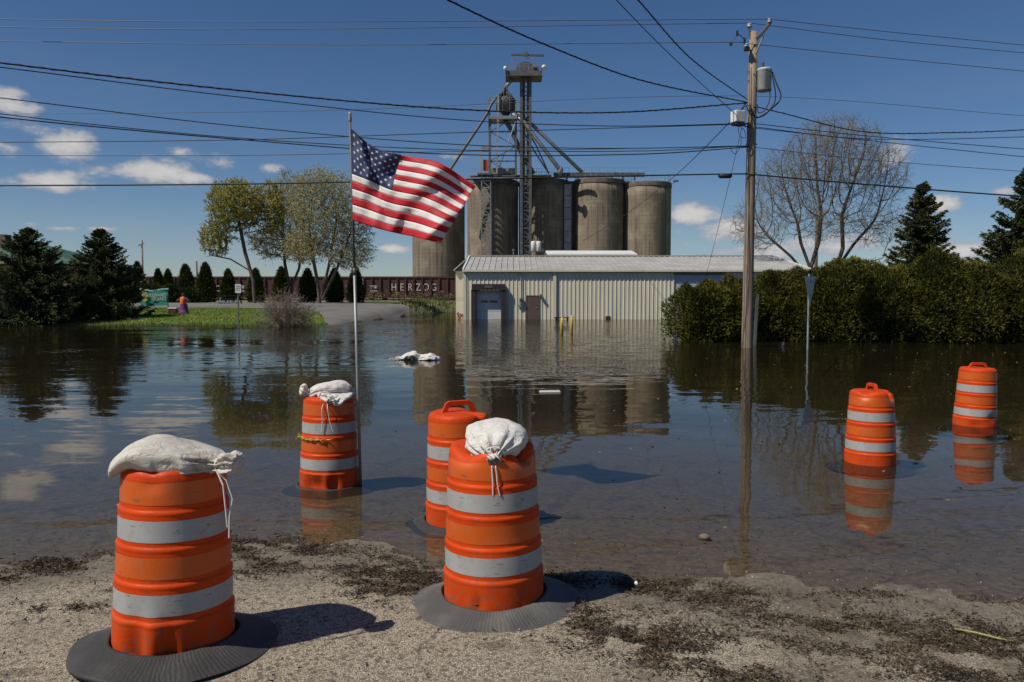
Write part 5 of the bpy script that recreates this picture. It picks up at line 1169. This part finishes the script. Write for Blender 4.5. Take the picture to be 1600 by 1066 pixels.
# scrub beyond the shed
for i, (px, py, Y, rw, lab) in enumerate(((1100, 398, 95, 55, 'low bare scrub on the skyline right of the silos'), (1390, 398, 80, 45, 'bare scrub on the skyline left of the pointed spruce'), (1170, 392, 100, 40, 'bare scrub on the skyline behind the utility pole'), (995, 388, 140, 16, 'yellowish bush growing at the foot of the right silos'))):
    b = gpt(px, Y); S = Y/FPX; h = hpx(py, Y)-b.z
    branching_tree(lab, b, [(0, 0, h*.55, rw*S, rw*.6*S, h*.45, 1)], [[(dx*rw*S*.5, 0, -.2), (dx*rw*S*.6, 0, h*.3)] for dx in (-1, -.4, .3, .9)], 30+i, 350, .45, (.4, 1.), 3, .016, 900, 'bud' if i < 3 else 'leaf_y', (.16, .1), 'bark', (0, 0, .1), 'bare scrub', 'shrub', 'bare_shrub', .7, 5, 0, .012)
# leafless shrub at the water edge
g = G(447, 510); rs = np.random.default_rng(41); SH = thing('bare_shrub', 'wide tangled leafless shrub at the water edge by the lawn', 'shrub', (g.x, g.y, hgt(g.x, g.y)))
A, B, ra = [], [], []
for i in range(190):
    th = rs.uniform(0, 6.283); tilt = rs.uniform(.1, 1.25); ln = (1.15+1.05*rs.random())*(1 if tilt < .9 else .85); d = np.array([math.cos(th)*math.sin(tilt), math.sin(th)*math.sin(tilt)*.8, math.cos(tilt)]); p = np.array([math.cos(th)*.15, math.sin(th)*.15, .0])
    for s_ in range(6):
        d2 = d+rs.normal(size=3)*.12+np.array([0, 0, -.05*s_*math.sin(tilt)+.04]); d2 /= np.linalg.norm(d2); q = p+d2*ln/6; A.append(p); B.append(q); ra.append(.017*(1-s_/8))
        if s_ > 1:
            for _ in range(3):
                d3 = d2+rs.normal(size=3)*.55; d3 /= np.linalg.norm(d3); A.append(q); B.append(q+d3*rs.uniform(.15, .5)); ra.append(.0075)
        p = q; d = d2
V, F = segs(A, B, ra, np.array(ra)*.7, 3); quadmesh('stems', V, F, mat('grey_twigs', (.26, .21, .17), (.17, .135, .11), 5, .9, coord='World'), SH)
n = 900; j = rs.integers(0, len(B), n); tris('buds', leaf_tris(np.array(B)[j], unit(n), .06, .035), 'bud', SH)
# small figures and belongings on the lawn
bY = 55.; g = gpt(241, bY); bn = thing('banner', 'teal banner with white lettering staked on the lawn beside the spruce', 'banner', tuple(g)); wd = 41*bY/FPX; z0_, z1_ = hpx(477.5, bY)-g.z, hpx(451, bY)-g.z
k = MB(); nx, nz = 16, 8; vs = []
for s_ in (0, .012):
    for jz in range(nz+1):
        for i in range(nx+1):
            u, v = i/nx, jz/nz; sag = .22*max(0, 1-abs(u-.42)/.42)*v**3; x = -wd/2+wd*u
            vs.append((x, s_+.05*math.sin(u*5+v*2), z0_+(z1_-z0_)*v-sag*.6))
n1 = (nx+1)*(nz+1); fs = []
for jz in range(nz):
    for i in range(nx): q = (jz*(nx+1)+i, jz*(nx+1)+i+1, (jz+1)*(nx+1)+i+1, (jz+1)*(nx+1)+i); fs += [q, tuple(n1+x for x in reversed(q))]
k.add(vs, fs); k.build('sheet', 'teal', bn, True)
k = MB()
for i in range(11):
    u = i/10; sag = .22*max(0, 1-abs(u-.42)/.42); x = -wd/2+wd*u; k.box((x, -.02, z1_-sag*.6-.03), (wd/10+.02, .05, .08), Matrix.Rotation((.25 if u < .4 else -.2), 3, 'Y'))
k.build('folded_hem', 'teal_l', bn)
k = MB()
for i in range(9): k.box((-wd*.36+.12*math.sin(i*2.1), -.065-.002*i, z0_+(z1_-z0_)*(.30+.065*i)), (.22-.015*i, .005, .13), Matrix.Rotation(i*.6, 3, 'Y'))
k.build('yellow_palm', 'banner_y', bn)
text('lettering', "SULLIVAN'S", .33, 'letter', bn, (wd*.46, -.085, z0_+(z1_-z0_)*.52), .004, 'RIGHT', .82); text('lettering', 'ISLAND', .33, 'letter', bn, (wd*.46, -.085, z0_+(z1_-z0_)*.30), .004, 'RIGHT', .82)
for x in (-wd/2-.02, wd/2+.02): MB().bar((x, .03, -.2), (x, .03, z1_+.08), .045).build('stake', 'steel_dark', bn)
g = gpt(286, 54.); fg = thing('lawn_figure', 'figure in orange top and purple skirt with blue winged sleeves on the lawn', 'figure', tuple(g)); fh = hpx(459, 54)-g.z
def skin(name, verts, edges, rads, m, parent):
    me = bpy.data.meshes.new(name); me.from_pydata(verts, edges, []); o = bpy.data.objects.new(name, me); C.objects.link(o); o.parent = parent; o.modifiers.new('skin', 'SKIN')
    if not me.skin_vertices: me.skin_vertices.new()
    for i, r_ in enumerate(rads): me.skin_vertices[0].data[i].radius = (r_, r_)
    me.skin_vertices[0].data[0].use_root = True; sb = o.modifiers.new('sub', 'SUBSURF'); sb.levels = 1; sb.render_levels = 1; me.materials.append(M[m]); return o
h = fh; skin('body', [(0, 0, h*.5), (0, 0, h*.72), (0, 0, h*.82), (0, 0, h*.88), (0, 0, h*.96), (-.2, -.02, h*.76), (-.42, -.05, h*.62), (.2, -.02, h*.76), (.42, -.05, h*.64), (-.09, 0, h*.25), (-.1, 0, .03), (.09, 0, h*.25), (.1, 0, .03)],
     [(0, 1), (1, 2), (2, 3), (3, 4), (2, 5), (5, 6), (2, 7), (7, 8), (0, 9), (9, 10), (0, 11), (11, 12)], [.15, .14, .09, .06, .10, .06, .04, .06, .04, .07, .05, .07, .05], 'skin', fg)
k = MB(); k.lathe([(.20, h*.48), (.205, h*.6), (.19, h*.74), (.13, h*.82), (.07, h*.845)], 16, (0, 0, 0), False, False); k.build('orange_top', 'orange_c', fg, True)
k = MB(); k.lathe([(.34, .02), (.33, h*.08), (.28, h*.10), (.255, h*.3), (.215, h*.5)], 18, (.04, 0, 0), False, False); k.build('skirt', 'purple_c', fg, True)
for s_ in (-1, 1):
    k = MB(); k.add([(s_*.14, -.02, h*.80), (s_*.34, -.03, h*.74), (s_*.50, -.05, h*.60), (s_*.30, -.05, h*.62), (s_*.16, -.03, h*.60)]+[(s_*.14, .05, h*.80), (s_*.34, .04, h*.74), (s_*.50, .0, h*.60), (s_*.30, .02, h*.62), (s_*.16, .04, h*.60)],
                    [(0, 1, 2, 3, 4), (9, 8, 7, 6, 5)]+[(i, (i+1) % 5, 5+(i+1) % 5, 5+i) for i in range(5)]); k.build('sleeve', 'blue_c', fg)
k = MB(); k.lathe([(.02, h*.90), (.09, h*.915), (.115, h*.96), (.09, h*1.0), (.01, h*1.02)], 12, (0, .03, 0)); k.build('hair', 'black', fg, True)
g = gpt(270, 54.); cl = thing('cooler', 'dark maroon cooler with a white lid beside the lawn figure', 'cooler', tuple(g)); MB().bx(-.27, .27, -.18, .18, 0, .34).build('box', 'maroon', cl); MB().bx(-.29, .29, -.2, .2, .343, .42).build('lid', 'white', cl); MB().tube([(-.2, -.22, .3), (-.2, -.25, .2), (.2, -.25, .2), (.2, -.22, .3)], .015, 5).build('handle', 'steel_dark', cl)
g = gpt(205, 52.); pl = thing('planter', 'round red planter with small shrubs at the foot of the spruce', 'planter', tuple(g)); MB().lathe([(.42, 0), (.5, .10), (.52, .2), (.47, .21), (.3, .16)], 20).build('tub', 'red_p', pl, True)
n = 260; pp_ = np.array([0, 0, .2])+rng.normal(size=(n, 3))*np.array([.2, .2, .18])+np.array([0, 0, .22]); tris('leaves', leaf_tris(pp_, unit(n), .12, .06), 'weed', pl)
# picnic table and dark low shrubs at the far edge of the lot
g = gpt(360, 75.); pt = thing('picnic_table', 'low dark picnic table with white buckets under it before the cedars', 'picnic table', tuple(g))
for y in (-.3, -.1, .1, .3): MB().bx(-1.1, 1.1, y-.09, y+.09, .72, .77).build('plank', 'car_black', pt)
for y in (-.75, .75): MB().bx(-1.1, 1.1, y-.13, y+.13, .42, .47).build('bench', 'car_black', pt)
for x in (-.8, .8):
    for s_ in (-1, 1): MB().bar((x, s_*.2, .72), (x, s_*.7, .0), .10).build('leg', 'car_black', pt)
for i, x in enumerate((-.75, -.45, -.05, .25, .7)):
    q = gpt(360+x/75*FPX, 74.); tag(MB().lathe([(.10, 0), (.14, .3), (.145, .31), (.12, .29)], 12).build('bucket', 'white', None, True, (q.x, q.y-.4, q.z)), ORD[i]+' white bucket from the left in front of the dark picnic table', 'bucket', 'white buckets')
for i, (px, Y, r_, py, lab) in enumerate(((238, 80, 20, 445, 'dark rounded shrub behind the banner'), (268, 80, 18, 446, 'dark rounded shrub above the lawn figure'), (296, 80, 16, 450, 'dark rounded shrub right of the lawn figure'))):
    b = gpt(px, Y); bush('round_shrub', lab, 'shrub', b, r_*Y/FPX, .8, hpx(py, Y)-b.z, 'spruce', 1800, 90+i, 'dark shrubs at the lot', 'round', (.2, .07), .2)
rs = np.random.default_rng(5)
for i, px in enumerate((585, 625, 655, 690)):
    b = gpt(px, 98); S = 98/FPX; branching_tree(['low thorny scrub before the lettered freight car, nearest the cedars', 'bare scrub under the first white letters of the train', 'bare scrub under the last white letters of the train', 'bare scrub before the train beside the shed'][i], b, [(0, 0, .55, 18*S, 1.0, .55, 1)], [[(dx, 0, -.1), (dx*1.3, 0, .35)] for dx in (-.8, -.2, .5)], 60+i, 160, .3, (.3, .7), 3, .014, 500, 'weed', (.14, .09), 'bark', (0, 0, .1), 'scrub along the railway', 'shrub', 'bare_shrub', .45, 4, 0, .012)
# far utility poles
for (px, y0, y1, Y, lab) in ((224, 375, 440, 125., 'distant wooden pole with a short crossarm, above the banner'), (308.5, 408, 440, 130., 'distant bare pole just left of the leafing trees'), (1274, 330, 420, 70., 'thin dark pole standing among the stems of the bare tree')):
    x = P(px, 464, Y).x; t = thing('far_pole', lab, 'utility pole', (x, Y, hgt(x, Y))); zt_ = P(px, y0, Y).z-hgt(x, Y)
    MB().tube([(0, 0, -.3), (0, 0, zt_)], [.16, .12], 8).build('shaft', 'wood_pole' if px == 224 else 'bark', t, True)
    if px == 224:
        MB().bar((-.5, -.2, zt_-.9), (.4, -.2, zt_-.5), .14).build('crossarm', 'wood_pole', t)
# green roofed building at the far left
Y = 72.; gx = P(-40, 464, Y).x; gb = thing('green_roof_house', 'building with a wide green roof behind the left spruces', 'building', (gx, Y, hgt(gx, Y))); zg = hgt(gx, Y)
zr_, ze = P(0, 372, Y+6).z-zg, P(0, 412, Y).z-zg; xr, xe = P(20, 464, Y+5).x-gx, P(125, 464, Y).x-gx
k = MB(); k.bx(-16, xe-.6, .6, 11.4, 0, ze); k.build('wall', 'brick', gb)
k = MB(); k.add([(-18, 0, ze), (xe, 0, ze), (xr, 6, zr_), (-18, 6, zr_), (xe, 12, ze), (-18, 12, ze)], [(0, 1, 2, 3), (1, 4, 2), (3, 2, 4, 5), (5, 4, 1, 0)]); rfo = k.build('roof', 'green_roof', gb)
xc = P(8, 464, Y+4).x-gx; k = MB(); k.bx(xc-.5, xc+.5, 3.5, 4.5, zr_-1.5, P(8, 367, Y+4).z-zg); k.build('chimney', 'brick', rfo)
for i in range(4): MB().bx(-6+3*i, -4.8+3*i, .55, .62, ze*.35, ze*.8).build('window', 'glass', gb)

# ------------------------------------------------------------------ ground cover and litter (uncountable)
n = 42000; rs = np.random.default_rng(15)
xx = rs.uniform(-32, -8.2, n); yy = np.array([lerp_table(FAR, x) for x in xx])-.4+rs.random(n)**1.3*24; zz_ = np.array([hgt(x, y) for x, y in zip(xx, yy)])
keep = (yy < np.array([road_b(x) for x in xx])-.1) & (zz_ > -.03); xx, yy, zz_ = xx[keep], yy[keep], zz_[keep]; n = len(xx)
d = unit(n)*.5+np.array([0, 0, 1.]); tag(tris('grass', leaf_tris(np.stack([xx, yy, zz_], 1), d, .05+.07*rs.random(n), .035), 'grassb'), 'short mown grass on the lawn at left', 'grass', kind='stuff')
n = 6000; xx = rs.uniform(-11, -4.5, n); yy = rs.uniform(66, 100, n); zz_ = np.array([hgt(x, y) for x, y in zip(xx, yy)]); keep = (zz_ > 0.02) & (yy > np.array([road_t(x) for x in xx])); p_ = np.stack([xx, yy, zz_], 1)[keep]
tag(tris('verge_weeds', leaf_tris(p_, unit(len(p_))*.6+np.array([0, 0, 1.]), .1+.25*rs.random(len(p_)), .09), 'weed'), 'yellowish weeds along the railway verge', 'weeds', kind='stuff')
def scatter_line(pts, n, spread, z=.0):
    g = [on_ground(*p) for p in pts]; out = []
    for _ in range(int(n*2.6)):
        i = random.randrange(len(g)-1); u = random.random(); c = g[i].lerp(g[i+1], u); x, y = c.x+random.gauss(0, spread*1.8), c.y+random.gauss(0, spread*1.7)
        if mnoise.noise(Vector((x*3.1, y*4.3, 2)))+.6*mnoise.noise(Vector((x*9, y*11, 5))) < random.uniform(-.25, .6): continue
        out.append((x, y))
    return out
spots = []
spots += scatter_line([(-60, 905), (60, 888), (180, 872)], 5200, .06); spots += scatter_line([(350, 852), (430, 858), (560, 878), (650, 905), (690, 925)], 9000, .075)
spots += scatter_line([(360, 905), (420, 880), (470, 880)], 1200, .05); spots += scatter_line([(540, 900), (600, 930), (655, 925)], 2200, .05)
spots += scatter_line([(850, 905), (950, 912), (1060, 925), (1120, 930), (1230, 945)], 5200, .05); spots += scatter_line([(880, 975), (905, 960), (880, 985)], 1800, .05)
spots += scatter_line([(900, 985), (1000, 1000), (1010, 1020)], 2600, .06); spots += scatter_line([(1030, 1035), (1100, 1030), (1170, 1062), (1190, 1090)], 2600, .05)
spots += scatter_line([(1280, 960), (1330, 985), (1360, 1010)], 1300, .06); spots += scatter_line([(1450, 975), (1540, 1000), (1620, 1000)], 3600, .07); spots += scatter_line([(1500, 1040), (1600, 1060), (1650, 1050)], 3000, .08)
spots += scatter_line([(1250, 1000), (1400, 1030), (1560, 1020)], 4200, .12); spots += scatter_line([(930, 960), (1100, 985), (1300, 990)], 2600, .10)
spots += scatter_line([(-40, 965), (60, 955), (150, 940)], 1800, .035); spots += scatter_line([(150, 935), (185, 925)], 350, .03)
spots += [(random.uniform(-3.3, 3.3), random.uniform(2.5, 6.2)) for _ in range(3600)]
for _ in range(16000):      # the thin strand line the water left
    x = random.uniform(-4.2, 4.2); y = lerp_table(NEAR, x)-.03+random.gauss(0, .05)+.06*fbm(x, 0, 2.)
    if mnoise.noise(Vector((x*2.3, y*3, 9)))+.5*mnoise.noise(Vector((x*8, y*9, 4))) > random.uniform(-.3, .5)+(.25 if x > 1 else 0): spots.append((x, y))
spots = np.array(spots); n = len(spots); z = np.array([hgt(x, y) for x, y in spots]); p_ = np.stack([spots[:, 0], spots[:, 1], z+.002+.010*rs.random(n)], 1)
d = unit(n); d[:, 2] *= .22; d /= np.linalg.norm(d, axis=1)[:, None]; ln = .006+.028*rs.random(n)**2.2
tag(tris('leaf_litter', leaf_tris(p_, d, ln*1.3, .003+.009*rs.random(n)), 'litter'), 'dark wet leaf litter washed up along the waterline', 'litter', kind='stuff')
j = rs.choice(n, 3000); tag(tris('straw_litter', leaf_tris(p_[j]+np.array([0, 0, .006]), d[j][::-1], .008+.03*rs.random(3000)**2, .004), 'litter_pale'), 'pale straw bits scattered in the wet litter', 'litter', kind='stuff')
k = MB()
for _ in range(2600):
    x, y = random.uniform(-3.2, 3.2), random.uniform(2.4, 5.6); s_ = .0025+.0055*random.random()**3; c = Vector((x, y, hgt(x, y)+s_*.4)); q = [Vector((random.uniform(.6, 1.2)*sx, random.uniform(.6, 1.2)*sy, random.uniform(.5, .9)*sz))*s_+c for sx, sy, sz in ((1, 0, 0), (-1, 0, 0), (0, 1, 0), (0, -1, 0), (0, 0, 1), (0, 0, -1))]
    k.add(q, [(0, 2, 4), (2, 1, 4), (1, 3, 4), (3, 0, 4), (2, 0, 5), (1, 2, 5), (3, 1, 5), (0, 3, 5)])
tag(k.build('loose_gravel', 'pebble'), 'loose pebbles scattered over the pale pavement', 'gravel', kind='stuff')
k = 320; fx = []
for _ in range(k):
    Yd = random.uniform(5.2, 24)**1.0; x = random.uniform(-.7, .7)*Yd*1.0 if random.random() < .35 else random.uniform(.1, .7)*Yd; fx.append((x, Yd, .004))
fx = np.array(fx); d = unit(k); d[:, 2] = 0; d /= np.linalg.norm(d, axis=1)[:, None]
tag(tris('floating_leaves', leaf_tris(fx, d, .02+.02*rs.random(k), .016), 'litter_pale'), 'tiny pale leaves floating on the water', 'leaves', kind='stuff')
g = on_ground(1540, 1000); k = MB(); k.tube([(-.10, .08, .02), (-.03, .02, .025), (.04, -.03, .02), (.10, -.05, .015)], [.003, .005, .005, .003], 6); tag(k.build('stick', 'leaf_p', None, True, tuple(g)), 'pale yellowish stick lying in the litter at lower right', 'stick')
g = on_ground(994, 916); k = MB(); k.lathe([(.008, 0), (.014, .008), (.012, .02), (.004, .028)], 7); tag(k.build('pebble', 'white', None, True, tuple(g)), 'single white pebble just right of the front centre drum', 'pebble')
g = on_ground(1101, 844); k = MB(); k.lathe([(.02, 0), (.04, .01), (.035, .025), (.01, .035)], 8); tag(k.build('stone', 'bark_grey', None, True, (g.x, g.y, -.012)), 'brown stone breaking the water surface in the shallows', 'stone')

# ------------------------------------------------------------------ render settings
scene.render.engine = 'CYCLES'; cy = scene.cycles
cy.use_denoising = True; cy.max_bounces = 8; cy.diffuse_bounces = 3; cy.glossy_bounces = 4; cy.transparent_max_bounces = 12; cy.caustics_reflective = False; cy.caustics_refractive = False
cy.sample_clamp_indirect = 6
